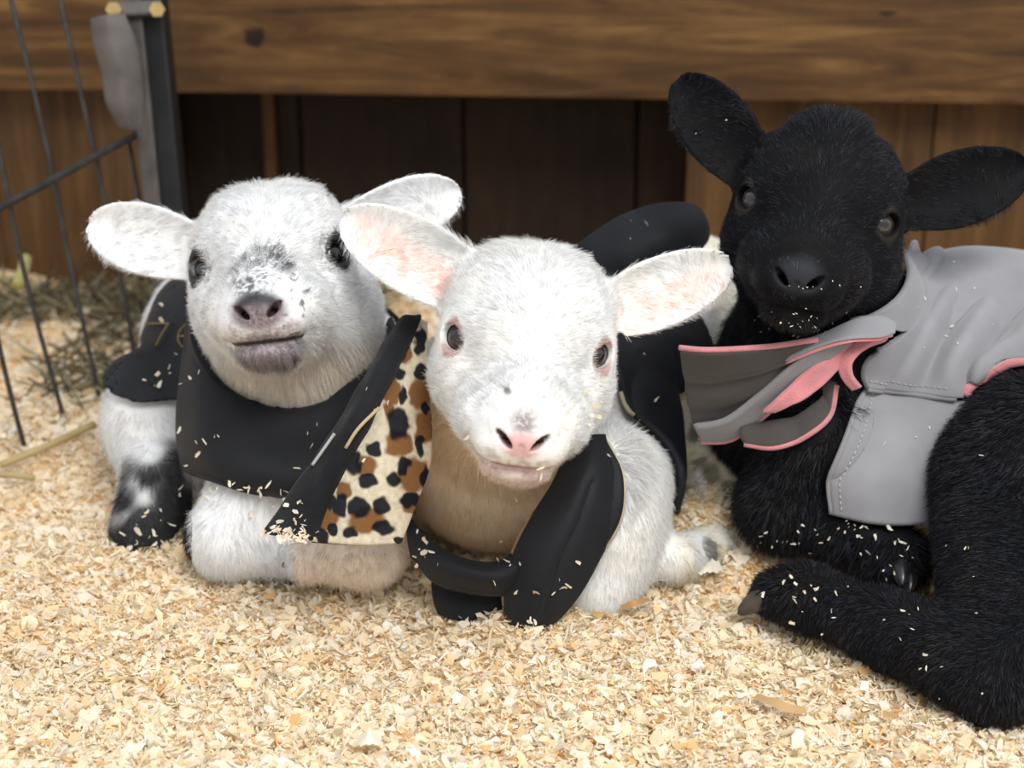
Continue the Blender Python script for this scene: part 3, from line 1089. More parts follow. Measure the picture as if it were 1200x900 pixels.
cf = shell('coat', LF, reg_front, M_BLACK, LF['root'])
f1, g, n = patch('leopard_flap', [
    [(478, 376, .850), (488, 372, .848), (500, 378, .850)],
    [(452, 430, .838), (478, 430, .832), (501, 440, .836)],
    [(424, 490, .825), (465, 490, .818), (505, 500, .826)],
    [(398, 545, .812), (445, 545, .806), (503, 548, .818)],
    [(380, 592, .805), (430, 595, .798), (486, 594, .810)],
    [(364, 635, .800), (420, 639, .795), (470, 637, .803)]], M_LEO, cf, 190, 110, .0045, TF, .004, lining=M_BLACK, lname='flap_back', noise=.0012, nscale=50,
    colfn=leo, owner='front')
piping('flap_seam', edge_curve(g, n, 'v0', .0015)[::4], .0013, M_BLACK2, cf)
patch('rolled_edge', [
    [(476, 372, .846), (482, 370, .842), (492, 368, .846)],
    [(440, 425, .836), (452, 430, .826), (466, 432, .834)],
    [(394, 500, .824), (412, 506, .812), (432, 512, .822)],
    [(350, 565, .812), (372, 574, .800), (398, 566, .810)],
    [(308, 625, .804), (335, 630, .792), (368, 634, .800)]], M_BLACK2, cf, 90, 26, .006, TF, .004, noise=.0016, nscale=90, owner='front', border=.003)
piping('edge_seam', catmull([P(366, 545, .806), P(378, 528, .806), P(392, 508, .808)], 14), .0009, M_THREAD, cf)
# lappet at the right of the throat
lap, g, n = patch('lappet', [
    [(672, 522, .845), (692, 510, .842), (708, 508, .848)],
    [(646, 570, .832), (690, 555, .822), (727, 560, .838)],
    [(622, 610, .828), (670, 608, .815), (726, 606, .832)],
    [(602, 650, .828), (645, 655, .816), (704, 652, .830)],
    [(592, 692, .832), (630, 702, .822), (678, 696, .832)],
    [(594, 722, .838), (618, 735, .832), (655, 722, .836)],
    [(603, 738, .842), (613, 744, .840), (628, 740, .842)]], M_BLACK, cf, 80, 50, .006, TF, .007, noise=.001, owner='front',
    folds=lambda u, v: -.0022 * np.exp(-((v - .52 - .15 * u) / .05) ** 2) * (u < .75) * (u > .2))
piping('piping', edge_curve(g, n, 'v1', -.002)[::3], .0016, M_CREAM, cf)
e0 = edge_curve(g, n, 'v0', -.003)
piping('leopard_edge', e0[22:62:3] + RT * -.0008, .0026, M_PINK if False else mat_cloth('leopard_trim', (.22, .12, .05), .95, 500, .8, .3, .9), cf)
# neckband under the throat
nb, g, n = patch('neckband', [
    [(470, 590, .845), (478, 622, .838), (482, 650, .842)],
    [(497, 628, .836), (505, 655, .828), (510, 680, .838)],
    [(540, 655, .828), (542, 670, .820), (545, 692, .830)],
    [(580, 660, .828), (582, 676, .820), (584, 696, .830)],
    [(612, 640, .836), (612, 665, .826), (610, 690, .834)]], M_BLACK, cf, 50, 24, .005, TF, .006, noise=.0008, owner='front')
piping('band_edge', edge_curve(g, n, 'v1', 0)[::3], .0016, M_BLACK2, cf)
patch('underside_strap', [
    [(505, 680, .855), (508, 700, .853), (515, 718, .856)],
    [(540, 686, .846), (545, 706, .844), (548, 728, .848)],
    [(585, 684, .848), (588, 700, .848), (590, 716, .85)]], M_BLACK2, cf, 30, 20, .005, None, .005, noise=.001, owner='front')
# rear collar standing up behind the head, and the side panel
oval, g, n = patch('raised_hem', [
    [(640, 330, .98), (650, 345, .975), (660, 360, .97)],
    [(680, 285, .975), (695, 312, .965), (712, 345, .965)],
    [(722, 256, .97), (742, 290, .955), (762, 326, .96)],
    [(765, 241, .97), (786, 272, .955), (805, 308, .96)],
    [(806, 240, .972), (818, 262, .965), (824, 288, .968)],
    [(822, 252, .976), (826, 264, .974), (827, 274, .976)]], M_BLACK, cf, 60, 40, .006, None, .006, noise=.001, owner='front')
piping('hem_trim', np.concatenate([edge_curve(g, n, 'v0', -.002)[14::3]]), .0016, M_CREAM, cf)
side, g, n = patch('side_panel', [
    [(705, 380, .93), (740, 385, .93), (775, 400, .95)],
    [(705, 430, .92), (745, 435, .92), (790, 440, .94)],
    [(712, 480, .915), (750, 480, .91), (800, 485, .935)],
    [(728, 515, .91), (762, 520, .905), (803, 530, .93)],
    [(756, 555, .905), (778, 560, .90), (800, 570, .925)],
    [(778, 590, .905), (785, 598, .905), (793, 604, .915)]], M_BLACK, cf, 60, 36, .005, TF, .006, noise=.001, owner='front')
piping('side_piping', edge_curve(g, n, 'v0', -.001)[20:50:3], .0015, M_CREAM, cf)

# ---- left lamb
def reg_left(p):
    ax = norm(np.array([-.11, .17, 0])); t = (p - np.array([-.125, .9, 0], np.float32)) @ ax.astype(np.float32)
    a = np.maximum(.01 - t, t - .150)
    return np.maximum(a, .094 + .08 * (t - .05) + .012 * (vnoise(p, 14, 61) - .5) - p[:, 2])


cl_ = shell('coat', LL, reg_left, M_BLACK, LL['root'])
patch('collar', [
    [(236, 330, .93), (222, 370, .915), (213, 440, .90), (209, 500, .90), (214, 548, .905)],
    [(248, 385, .90), (236, 420, .885), (238, 480, .87), (240, 530, .868), (248, 566, .875)],
    [(275, 435, .89), (270, 470, .87), (280, 515, .858), (288, 555, .856), (298, 580, .866)],
    [(320, 465, .885), (325, 490, .868), (335, 525, .855), (345, 560, .852), (352, 582, .862)],
    [(370, 465, .885), (378, 485, .868), (390, 515, .855), (398, 545, .852), (402, 568, .862)],
    [(425, 430, .89), (432, 450, .872), (440, 480, .86), (442, 510, .86), (440, 535, .868)],
    [(458, 370, .91), (470, 395, .895), (478, 430, .885), (478, 460, .885), (470, 490, .89)]], M_BLACK, cl_, 110, 60, .005, TL, .007, noise=.0009,
    folds=lambda u, v: .0035 * np.sin(v * 9.0 + u * 1.5) * np.sin(np.pi * np.clip(u * 1.05, 0, 1)), owner='left')
# printed number on the back of the coat
def glyph(name, pts2, depth_obj, parent, r=.0008):
    pts = []
    for (x, y) in pts2:
        d = depth_obj(x, y)
        pts.append(P(x, y, d))
    return piping(name, catmull(pts, 24) if len(pts) > 3 else pts, r, M_PRINT, parent, 5)


_lx, _ly, _lz = proj(np.concatenate(ALLCLOTH['left'][:1]))


def dl(x, y):
    m = (np.abs(_lx - x) < 5) & (np.abs(_ly - y) < 5)
    return (_lz[m].min() if m.any() else 1.0) - .0012


glyph('printed_seven', [(170, 379), (184, 379), (198, 379), (190, 391), (183, 405)][:3], dl, cl_)
glyph('printed_seven', [(198, 379), (190, 391), (183, 405)], dl, cl_)
glyph('printed_six', [(218, 380), (211, 388), (209, 398), (214, 406), (221, 402), (219, 394), (211, 394)], dl, cl_)

# ---- black lamb
def reg_black(p):
    return np.maximum(np.maximum(.285 - p[:, 0], p[:, 0] - .43), .10 - p[:, 2] + .1 * (p[:, 1] < .9))


cb = shell('coat', LB, reg_black, M_GREY, LB['root'], wr=.002)
def gb(x, y, off=.009, df=.95):
    d = TB.trace(x, y)
    return (x, y, (d - off) if d else df)


def fold_back(u, v):
    return .011 * (.5 + .5 * np.sin((v * 1.05 + u * .24) * 2 * np.pi * 4.6 + .6)) * np.sin(np.pi * np.clip(u * .92 + .06, 0, 1)) ** .6


bp_, g, n = patch('back_panel', [
    [(1058, 318, 1.00), (1100, 328, 1.01), (1150, 352, 1.02), (1215, 366, 1.02), (1290, 380, 1.0)],
    [(1063, 296, .95), (1102, 312, .955), (1148, 338, .96), (1212, 352, .95), (1290, 370, .94)],
    [(1050, 345, .905), (1085, 350, .91), (1140, 366, .91), (1210, 378, .895), (1290, 390, .88)],
    [(1038, 388, .885), (1070, 392, .885), (1130, 402, .88), (1205, 408, .865), (1290, 410, .84)],
    [(1004, 414, .874), (1060, 430, .872), (1120, 438, .868), (1178, 430, .855), (1290, 425, .82)],
    [(1008, 455, .874), (1056, 460, .868), (1128, 468, .862), (1165, 447, .855), (1290, 438, .815)]], M_GREY, cb, 90, 130, .005, TB, .007,
    folds=fold_back, owner='black', border=.003)
piping('back_hem', edge_curve(g, n, 'u1', .0005)[:62:3], .0018, M_GREY, cb)
piping('pink_hem', edge_curve(g, n, 'u1', -.0005)[72::3] - UP * .0015, .0028, M_PINK, cb)
c = g[-7] + n[-7] * .0029
stitches('hem_stitching', c[4:60:5], M_THREAD, cb).__setitem__('kind', 'stuff')
st, g, n = patch('belly_strap', [
    [(1012, 452, .876), (1055, 458, .872), (1100, 466, .868), (1138, 470, .866)],
    [(987, 505, .866), (1035, 508, .858), (1080, 508, .858), (1125, 510, .862)],
    [(972, 558, .860), (1020, 562, .850), (1065, 562, .852), (1110, 560, .860)],
    [(975, 604, .862), (1020, 614, .852), (1062, 616, .854), (1105, 610, .860)]], M_GREY, cb, 80, 60, .005, TB, .003, noise=.0008, nscale=40, owner='black', border=.003)
piping('strap_binding', edge_curve(g, n, 'v0', .0005)[::3], .0017, M_GREY, cb)
stitches('strap_stitching', (g[:, 6] + n[:, 6] * .0029)[::6], M_THREAD, cb).__setitem__('kind', 'stuff')
# collar along the cheek, rolled over to its rounded end
col_, g, n = patch('collar', [
    [(1060, 292, .90), (1080, 298, .915), (1095, 318, .93)],
    [(1050, 320, .882), (1062, 335, .888), (1075, 355, .90)],
    [(1028, 350, .868), (1044, 366, .870), (1052, 384, .885)],
    [(990, 378, .852), (1018, 378, .846), (1046, 388, .870)]], M_GREY, cb, 60, 40, .0045, TB, .006, noise=.0006, owner='black')
patch('collar_end', [
    [(930, 402, .836), (920, 425, .832)],
    [(965, 392, .834), (960, 408, .828)],
    [(1000, 376, .838), (996, 399, .826)],
    [(1030, 371, .842), (1030, 397, .830)],
    [(1049, 380, .846), (1048, 392, .838)]], M_GREY, cb, 50, 20, .0045, None, noise=.0004, lining=M_PINK, lname='collar_lining', owner='black')
patch('pink_fold', [
    [(1043, 390, .848), (1040, 398, .845)],
    [(1010, 396, .846), (1014, 410, .842)],
    [(984, 412, .846), (1000, 424, .840)],
    [(984, 438, .848), (1000, 440, .844)],
    [(998, 458, .852), (1010, 452, .850)]], M_PINK, cb, 50, 16, .004, None, noise=.0006, nscale=120, owner='black')
# collar front hanging open to the left
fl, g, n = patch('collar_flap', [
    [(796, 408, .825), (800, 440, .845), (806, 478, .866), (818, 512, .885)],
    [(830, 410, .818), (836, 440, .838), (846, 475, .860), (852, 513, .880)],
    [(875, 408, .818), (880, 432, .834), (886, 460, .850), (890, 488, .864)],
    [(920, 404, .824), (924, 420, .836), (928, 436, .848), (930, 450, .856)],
    [(960, 398, .830), (964, 406, .838), (968, 412, .846), (972, 416, .850)]], M_GREYSHADE, cb, 80, 60, .0045, TB, .004, noise=.0006, owner='black',
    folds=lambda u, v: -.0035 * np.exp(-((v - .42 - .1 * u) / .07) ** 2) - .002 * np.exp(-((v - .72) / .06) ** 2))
piping('pink_piping', edge_curve(g, n, 'v0', 0)[::3], .0016, M_PINK, cb)
piping('pink_piping', edge_curve(g, n, 'v1', -.0005)[::3], .0020, M_PINK, cb)
_, g, n = patch('flap_border', [
    [(812, 498, .866), (822, 516, .880)],
    [(850, 490, .856), (858, 513, .874)],
    [(888, 462, .846), (898, 484, .862)],
    [(925, 430, .838), (938, 448, .850)],
    [(960, 404, .832), (972, 420, .842)],
    [(990, 388, .832), (1000, 400, .838)]], M_GREY, cb, 60, 16, .004, None, noise=.0003, owner='black')
piping('pink_piping', edge_curve(g, n, 'v1', -.0005)[:44:3] - UP * .001, .0020, M_PINK, cb)
patch('pink_lining', [
    [(893, 484, .846), (906, 482, .850)],
    [(925, 452, .842), (942, 468, .846)],
    [(950, 430, .840), (968, 448, .846)],
    [(978, 412, .842), (984, 430, .848)],
    [(996, 400, .844), (1000, 412, .848)]], M_PINK, cb, 50, 26, .004, None, noise=.0008, nscale=150, owner='black')
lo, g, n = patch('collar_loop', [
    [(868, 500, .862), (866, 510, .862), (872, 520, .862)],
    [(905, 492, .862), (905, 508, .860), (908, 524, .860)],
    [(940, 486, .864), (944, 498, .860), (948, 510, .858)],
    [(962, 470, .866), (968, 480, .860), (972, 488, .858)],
    [(968, 442, .866), (974, 446, .862), (980, 448, .860)]], M_GREYSHADE, cb, 50, 24, .0045, TB, .004, noise=.0006, owner='black')
piping('pink_piping', edge_curve(g, n, 'v1', 0)[::2], .0019, M_PINK, cb)


# ---- hooves
def hoof(parent, tipdir, pos, up, size, mat):
    """two claws side by side, each a blunt wedge"""
    u = norm(tipdir); upv = norm(np.asarray(up) - u * (np.asarray(up) @ u)); s = np.cross(u, upv)
    V, Fc = [], []
    for k in (-1, 1):
        base = len(V); n1, n2 = 9, 14
        for i in range(n1):
            t = i / (n1 - 1)
            rad = math.sqrt(max(0, 1 - t ** 2.4)) * (.9 + .1 * math.cos(t * 3))
            for j in range(n2):
                a = 2 * math.pi * j / n2
                x = .44 * rad * math.cos(a) + k * (.40 - .10 * t)
                z = .62 * rad * math.sin(a) * (1 if math.sin(a) > 0 else .7) - .22 * t
                V.append(np.asarray(pos) + size * (u * (t * 1.5) + s * x + upv * z))
        for i in range(n1 - 1):
            for j in range(n2):
                Fc.append((base + i * n2 + j, base + i * n2 + (j + 1) % n2, base + (i + 1) * n2 + (j + 1) % n2, base + (i + 1) * n2 + j))
        Fc.append([base + j for j in range(n2)][::-1])
    return mesh_obj('hoof', V, Fc, mat, parent)


hoof(LB['root'], P(868, 712, .842) - P(905, 697, .838), P(898, 699, .838), UP, .0125, M_HOOF)
hoof(LB['root'], P(1070, 700, .835) - P(1052, 662, .86), P(1056, 664, .853), RT * .7 + UP * .5 - FW * .6, .0115, M_HOOFB)
hoof(LL['root'], P(328, 660, .868) - P(350, 652, .875), P(348, 653, .874), UP, .008, M_HOOFB)

fur(LF, M_HAIR_W)
fur(LL, M_HAIR_W)
fur(LB, M_HAIR_B)
# ------------------------------------------------------------------ setting: bedding floor, boarded wall, beam
def hgt(x, y):
    """height of the bedding"""
    x = np.asarray(x, float); y = np.asarray(y, float)
    p = np.stack([x.ravel(), y.ravel(), 0 * x.ravel()], 1)
    z = (vnoise(p, 9, 51) - .5) * .018 + (vnoise(p, 28, 52) - .5) * .009 + (vnoise(p, 80, 53) - .5) * .004
    z = z.reshape(x.shape)
    G = lambda cx, cy, sx, sy, a: a * np.exp(-((x - cx) / sx) ** 2 - ((y - cy) / sy) ** 2)
    z += G(.115, .86, .05, .045, .028) + G(.17, .90, .06, .05, .018) + G(-.2, .82, .16, .05, .006) + G(.03, .74, .12, .05, .004)
    z += G(-.36, 1.1, .25, .2, .01) + G(.3, .70, .12, .05, .006) + G(.45, 1.3, .2, .2, .03)
    return z + .003


def build_floor():
    xs = np.linspace(-1.1, 1.1, 300); ys = np.linspace(.25, 2.1, 260)
    X, Y = np.meshgrid(xs, ys, indexing='ij')
    V = np.stack([X, Y, hgt(X, Y)], -1).reshape(-1, 3)
    i = np.arange(len(V)).reshape(X.shape)
    q = np.stack([i[:-1, :-1], i[1:, :-1], i[1:, 1:], i[:-1, 1:]], -1).reshape(-1, 4)
    m, nt, b = new_mat('packed_bedding')
    tc = N(nt, 'ShaderNodeTexCoord')
    vo = N(nt, 'ShaderNodeTexVoronoi', Scale=170.0)
    no = N(nt, 'ShaderNodeTexNoise', Scale=12.0, Detail=5.0)
    nt.links.new(tc.outputs['Object'], vo.inputs['Vector']); nt.links.new(tc.outputs['Object'], no.inputs['Vector'])
    r = ramp(nt, [(0, (.70, .42, .18)), (.5, (.82, .60, .34)), (1, (.88, .74, .50))], vo.outputs['Color'])
    nt.links.new(r.outputs[0], b.inputs['Base Color'])
    bp = N(nt, 'ShaderNodeBump', Strength=.9, Distance=.004)
    nt.links.new(vo.outputs['Distance'], bp.inputs['Height']); nt.links.new(bp.outputs[0], b.inputs['Normal'])
    b.inputs['Roughness'].default_value = .9
    tag(mesh_obj('floor', V, q, m), kind='structure')


build_floor()


def flakes(name, cx, cy, z0, L, Wd, parent=None, pal=None, tilt=.75, label=None, base=None, nrm0=None, dark=0.0):
    """curled wood shavings: three-segment strips, one mesh"""
    n = len(cx)
    a = rng.random(n) * 6.283
    u = np.stack([np.cos(a), np.sin(a), rng.normal(0, tilt * .5, n)], 1)
    nr = np.stack([rng.normal(0, tilt, n), rng.normal(0, tilt, n), np.ones(n)], 1) if nrm0 is None else nrm0 + rng.normal(0, tilt * .5, (n, 3))
    if nrm0 is not None: u = rng.normal(0, 1, (n, 3))
    nr = norm(nr); u = norm(u - nr * (u * nr).sum(1, keepdims=True)); v = np.cross(nr, u)
    K = 4
    t = np.linspace(-.5, .5, K)
    bend = rng.normal(0, 1.4, n) + np.sign(rng.normal(0, 1, n)) * .7
    tw = rng.normal(0, .5, n)
    cen = np.stack([cx, cy, z0], 1)
    V = np.zeros((n, K * 2, 3), np.float32)
    wj = rng.uniform(.5, 1.25, (n, K * 2)); wj[:, :2] *= .6; wj[:, -2:] *= rng.uniform(.2, 1, (n, 1))
    for i, ti in enumerate(t):
        ang = bend * ti
        pos = u * (np.sin(ang) / np.where(np.abs(bend) < .05, .05 * np.sign(bend + 1e-9), bend) * L)[:, None] * 1.0 + nr * ((1 - np.cos(ang)) / np.where(np.abs(bend) < .05, 1, bend) * L)[:, None]
        w2 = v * np.cos(tw * ti)[:, None] + nr * np.sin(tw * ti)[:, None]
        for k, s in enumerate((-.5, .5)):
            V[:, i * 2 + k] = cen + pos + w2 * (s * Wd * wj[:, i * 2 + k])[:, None] + u * (rng.normal(0, .08, n) * L)[:, None]
    f1 = np.array([[0, 2, 3, 1], [2, 4, 5, 3], [4, 6, 7, 5]])
    Fq = (np.arange(n)[:, None, None] * (K * 2) + f1[None]).reshape(-1, 4)
    pal = np.array([1, .975, .93]) * np.array(pal if pal is not None else [(.96, .88, .73), (.95, .83, .63), (.97, .93, .84), (.92, .76, .50), (.82, .56, .28), (.96, .87, .69), (.97, .955, .91)])
    pr = np.array([.24, .2, .2, .10, .04, .14, .08]); pr = pr[:len(pal)] / pr[:len(pal)].sum()
    ci = rng.choice(len(pal), n, p=pr)
    cc = pal[ci] * rng.uniform(.88, 1.08, (n, 1))
    cols = np.repeat(cc, K * 2, 0)
    return mesh_obj(name, V.reshape(-1, 3), Fq, M_SHAV, parent, cols=np.clip(cols, 0, 1), smooth=False)


def in_lambs(p, d=-.003):
    m = np.zeros(len(p), bool)
    for T_ in (TF, TL, TB): m |= T_(p.astype(np.float32)) < d
    return m


def scatter(n, y0, y1, xk=.40, x_off=.05):
    """points over the visible floor, denser where it is nearer"""
    u = rng.random(n)
    y = y0 * (y1 / y0) ** u
    x = (rng.random(n) * 2 - 1) * (y * xk + x_off)
    return x, y


x, y = scatter(174000, .54, 1.10)
cls = rng.choice(3, len(x), p=[.50, .33, .17])
L_ = np.select([cls == 0, cls == 1], [rng.uniform(.0013, .0040, len(x)), rng.uniform(.0045, .0115, len(x))], rng.uniform(.0045, .0120, len(x)))
Wd_ = np.select([cls == 0, cls == 1], [L_ * rng.uniform(.25, .9, len(x)), rng.uniform(.0006, .0016, len(x))], L_ * rng.uniform(.35, .75, len(x)))
z = hgt(x, y) + rng.random(len(x)) * .0060 - .001
m = ~in_lambs(np.stack([x, y, z], 1))
x, y, z, L_, Wd_ = x[m], y[m], z[m], L_[m], Wd_[m]
tag(flakes('wood_shavings', x, y, z, L_, Wd_, tilt=.62), 'thick bed of pale curled wood shavings under the lambs', 'shavings', kind='stuff')
x, y = scatter(26000, 1.0, 1.75, .42, .1)
L_ = rng.gamma(3.0, .0026, len(x)).clip(.003, .018); Wd_ = (L_ * rng.uniform(.3, .9, len(x))).clip(.002, .009)
hay = sstep(1.30, 1.36, y) * (x < -.1)
keep = rng.random(len(x)) > hay * .8
keep &= (y < 1.40 - .0954 * x)
x, y, L_, Wd_ = x[keep], y[keep], L_[keep], Wd_[keep]
z = hgt(x, y) + rng.random(len(x)) * .006
m = ~in_lambs(np.stack([x, y, z], 1))
tag(flakes('wood_shavings', x[m], y[m], z[m], L_[m], Wd_[m], tilt=.5), 'older blurred wood shavings behind the lambs and beyond the wire panel', 'shavings', kind='stuff')


def stalks(name, n, xr, yr, zoff, ln, r, pal, label, cat):
    V, Fq, C_ = [], [], []
    for k in range(n):
        a = rng.random() * 6.283; l = ln * rng.uniform(.4, 1.2)
        c = np.array([rng.uniform(*xr), rng.uniform(*yr), 0]); c[2] = float(hgt(c[0], c[1])) + rng.random() * zoff
        d = np.array([math.cos(a), math.sin(a), rng.normal(0, .18)])
        pts = [c + d * l * t + np.array([0, 0, .01 * math.sin(3 * t)]) for t in (-.5, 0, .5)]
        v, f = tube(pts, r * rng.uniform(.5, 1.3), 4)
        Fq += [tuple(q + len(V) for q in ff) for ff in f if len(ff) == 4]; V += list(v)
        cc = np.array(pal[rng.integers(len(pal))]) * rng.uniform(.7, 1.2)
        C_ += [cc] * len(v)
    return tag(mesh_obj(name, V, np.array(Fq), M_SHAV, cols=np.clip(np.array(C_), 0, 1)), label, cat, kind='stuff')


stalks('trampled_hay', 900, (-.62, -.12), (1.31, 1.44), .02, .05, .0011, [(.20, .16, .09), (.28, .24, .15), (.12, .10, .06), (.36, .33, .22), (.42, .36, .22)],
       'dark trampled hay along the foot of the wall behind the wire panel', 'hay')

stalks('trampled_hay', 260, (-.39, -.27), (1.08, 1.31), .012, .05, .0011, [(.20, .16, .09), (.28, .24, .15), (.12, .10, .06), (.36, .33, .22)],
       'loose dark hay stalks strewn behind the left lamb at the foot of the wires', 'hay')

# individual pieces
def strip_piece(name, pts, wd, up, mat_c, label, cat, group=None, thick=.0006):
    c = catmull(pts, 16); t = norm(np.gradient(c, axis=0)); s = norm(np.cross(t, up))
    wprof = (.55 + .45 * np.sin(np.linspace(.3, 2.8, 16))) * (1 + .12 * rng.normal(0, 1, 16))
    g = np.stack([c - s * (wd * wprof / 2)[:, None], c - np.asarray(up) * wd * .12, c + s * (wd * wprof / 2)[:, None]], 1)
    n = np.broadcast_to(norm(np.asarray(up, float)), g.shape)
    V, Fq = slab(g, n, -thick / 2, thick / 2, .0004)
    return tag(mesh_obj(name, V, Fq, M_SHAV, cols=np.ones((len(V), 1)) * np.array(mat_c)), label, cat, group)


def gp(px, py, dz_=.0):
    """point on the bedding seen at this place of the photograph"""
    r = norm(P(px, py, 1.0) - CAM); t = .3
    for _ in range(400):
        q = CAM + r * t
        if q[2] < float(hgt(q[0], q[1])) + dz_: break
        t += .003
    return q


Z = np.array([0, 0, 1.0])
strip_piece('wood_shaving', [gp(885, 815, .010), gp(905, 822, .013), gp(925, 830, .012), gp(945, 832, .009)], .0055, norm(Z - .7 * FW), (.66, .46, .24),
            'long tan curled shaving lying in front of the black hoof at the lower right', 'shaving')
strip_piece('wood_shaving', [gp(728, 712, .012), gp(745, 706, .016), gp(762, 702, .012)], .005, norm(Z - .7 * FW), (.62, .38, .18),
            'orange-brown shaving curl beside the front lamb\'s white foreleg', 'shaving')
strip_piece('wood_shaving', [gp(418, 868, .010), gp(432, 862, .016), gp(446, 866, .012)], .010, norm(Z - .7 * FW), (.93, .88, .78),
            'broad pale cream shaving near the bottom edge below the leopard flap', 'shaving')
strip_piece('wood_shaving', [gp(808, 668, .014), gp(826, 661, .020), gp(846, 664, .014)], .012, norm(Z - .7 * FW), (.93, .89, .78),
            'broad white shaving on the heap between front lamb and black hoof', 'shaving')


def stem(pts, r, c, label):
    V, Fc = tube(catmull(pts, 12), r, 6)
    return tag(mesh_obj('straw', V, Fc, M_SHAV, cols=np.ones((len(V), 1)) * np.array(c)), label, 'straw')


stem([P(20, 335, 1.22), P(27, 318, 1.23), P(30, 302, 1.24)], .0055, (.52, .50, .20), 'short thick yellow-green straw standing behind the wire panel')
stem([gp(0, 545, .012), gp(50, 525, .014), gp(110, 497, .012)], .0026, (.62, .50, .26), 'longer of two yellow straws at the foot of the wire panel')
stem([gp(0, 556, .012), gp(22, 557, .014), gp(40, 560, .010)], .0024, (.60, .50, .30), 'shorter straw at the left edge by the nearest wire')
stem([P(405, 525, .806), P(420, 502, .804), P(444, 478, .81)], .0010, (.62, .52, .33), 'thin dry straw lying across the black rolled edge of the coat')
stem([P(571, 770, .80), P(578, 735, .812), P(600, 752, .80)], .0008, (.80, .66, .44), 'thin bent splinter under the tip of the black lappet')

# ---- wall, in its own slightly turned frame
WA = norm(np.array([.985, -.094, 0])); WB = np.array([-WA[1], WA[0], 0]); W0 = np.array([0, 1.4135, 0])
WR = Matrix(((WA[0], WB[0], 0), (WA[1], WB[1], 0), (0, 0, 1)))
woodB = mat_wood('beam_wood', (.030, .013, .003), (.096, .045, .013), (.205, .110, .036), 0, 5.0, spot=[(-.247, -.097, .026, .02), (.34, -.07, .02, .006)])
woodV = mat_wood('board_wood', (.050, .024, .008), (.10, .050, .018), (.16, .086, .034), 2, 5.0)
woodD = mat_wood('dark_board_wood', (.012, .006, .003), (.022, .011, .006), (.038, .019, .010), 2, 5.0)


def board(name, a0, a1, b0, b1, z0, z1, mat, parent=None, bev=.002):
    V, Fc = bbox(a1 - a0, b1 - b0, z1 - z0, bev)
    o = mesh_obj(name, V, Fc, mat, None, smooth=False)
    c = W0 + WA * (a0 + a1) / 2 + WB * (b0 + b1) / 2
    o.matrix_world = Matrix.Translation((c[0], c[1], (z0 + z1) / 2)) @ WR.to_4x4()
    set_parent(o, parent)
    return o


zb = .2066
tag(board('trim_1', -1.1, 1.1, -.0, .045, zb, zb + .30, woodB), kind='structure')
wall = empty('wall_back', W0); wall['kind'] = 'structure'
ar = .168       # left end of the right-hand boards
a = ar
for wd in (.235, .20, .22, .24):
    board('board', a, a + wd - .0015, .052 + .002 * rng.random(), .075, -.03, zb + .05, woodV, wall); a += wd
a = -.372
for wd in (.17, .2, .19, .18):
    board('board', a - wd + .0015, a, .055 + .002 * rng.random(), .078, -.03, zb + .05, woodV, wall); a -= wd
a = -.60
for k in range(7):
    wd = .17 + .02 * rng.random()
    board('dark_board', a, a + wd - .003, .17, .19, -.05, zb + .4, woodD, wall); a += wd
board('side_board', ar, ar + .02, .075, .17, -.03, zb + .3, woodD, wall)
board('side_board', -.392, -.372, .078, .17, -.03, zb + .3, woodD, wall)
board('back_panel', -1.3, 1.3, .20, .21, -.1, zb + .5, woodD, wall)  # added solid back, stops world light showing through the board gaps
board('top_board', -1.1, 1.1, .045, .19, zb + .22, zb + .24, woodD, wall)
board('batten', -.285, -.272, .160, .17, -.03, zb + .2, woodV, wall)

# ------------------------------------------------------------------ wire panel with its post, clamp and strap
M_WIRE = mat_plain('galvanised_wire', (.045, .042, .040), .55, .6, .5, .4, 90.0)
M_POST = mat_plain('black_steel_post', (.010, .010, .011), .5, .1, .3, .3, 60.0)
M_POSTG = mat_plain('grey_steel', (.075, .066, .060), .5, .3, .5, .3, 60.0)
M_BOLT = mat_plain('brass_bolt', (.42, .30, .13), .35, .9, .5, .2, 80.0)
M_TAPE = mat_plain('grey_strap', (.085, .072, .066), .55, 0, .3, .3, 40.0)
fen = empty('wire_panel', (-.45, 1.1, 0))
tag(fen, 'rusty wire mesh pen panel with black steel post at the left edge', 'fence')


def wire(pts, r, name='wire'):
    V, Fc = tube(catmull(pts, 14), r, 8)
    return mesh_obj(name, V, Fc, M_WIRE, fen)


wire([P(123, 496, 1.175), P(84, 317, 1.15), P(50, 150, 1.125), P(8, -20, 1.10)], .0019)
wire([P(168, 480, 1.23), P(140, 318, 1.20), P(104, 150, 1.175), P(66, -20, 1.15)], .0019)
wire([P(84, 523, 1.13), P(31, 330, 1.10), P(-2, 170, 1.075), P(-38, -20, 1.05)], .0019)
wire([P(38, 560, 1.08), P(0, 410, 1.06), P(-50, 170, 1.03)], .0019)
wire([P(-60, 268, 1.02), P(0, 243, 1.07), P(65, 209, 1.12), P(125, 176, 1.17), P(190, 143, 1.23)], .0030, 'crossbar')
wire([P(150, 160, 1.215), P(160, 220, 1.225), P(172, 300, 1.235)], .0019)


def post_box(name, c0, c1, hw, hd, mat, parent):
    """square tube between two points, widths along the wall and depth"""
    c0, c1 = np.asarray(c0), np.asarray(c1); ax = norm(c1 - c0); s = norm(np.cross(ax, FW)); f = np.cross(ax, s)
    V, Fc = bbox(2 * hw, 2 * hd, np.linalg.norm(c1 - c0), .002)
    Rm = np.stack([s, f, ax], 1)
    return mesh_obj(name, V @ Rm.T + (c0 + c1) / 2, Fc, mat, parent, smooth=False)


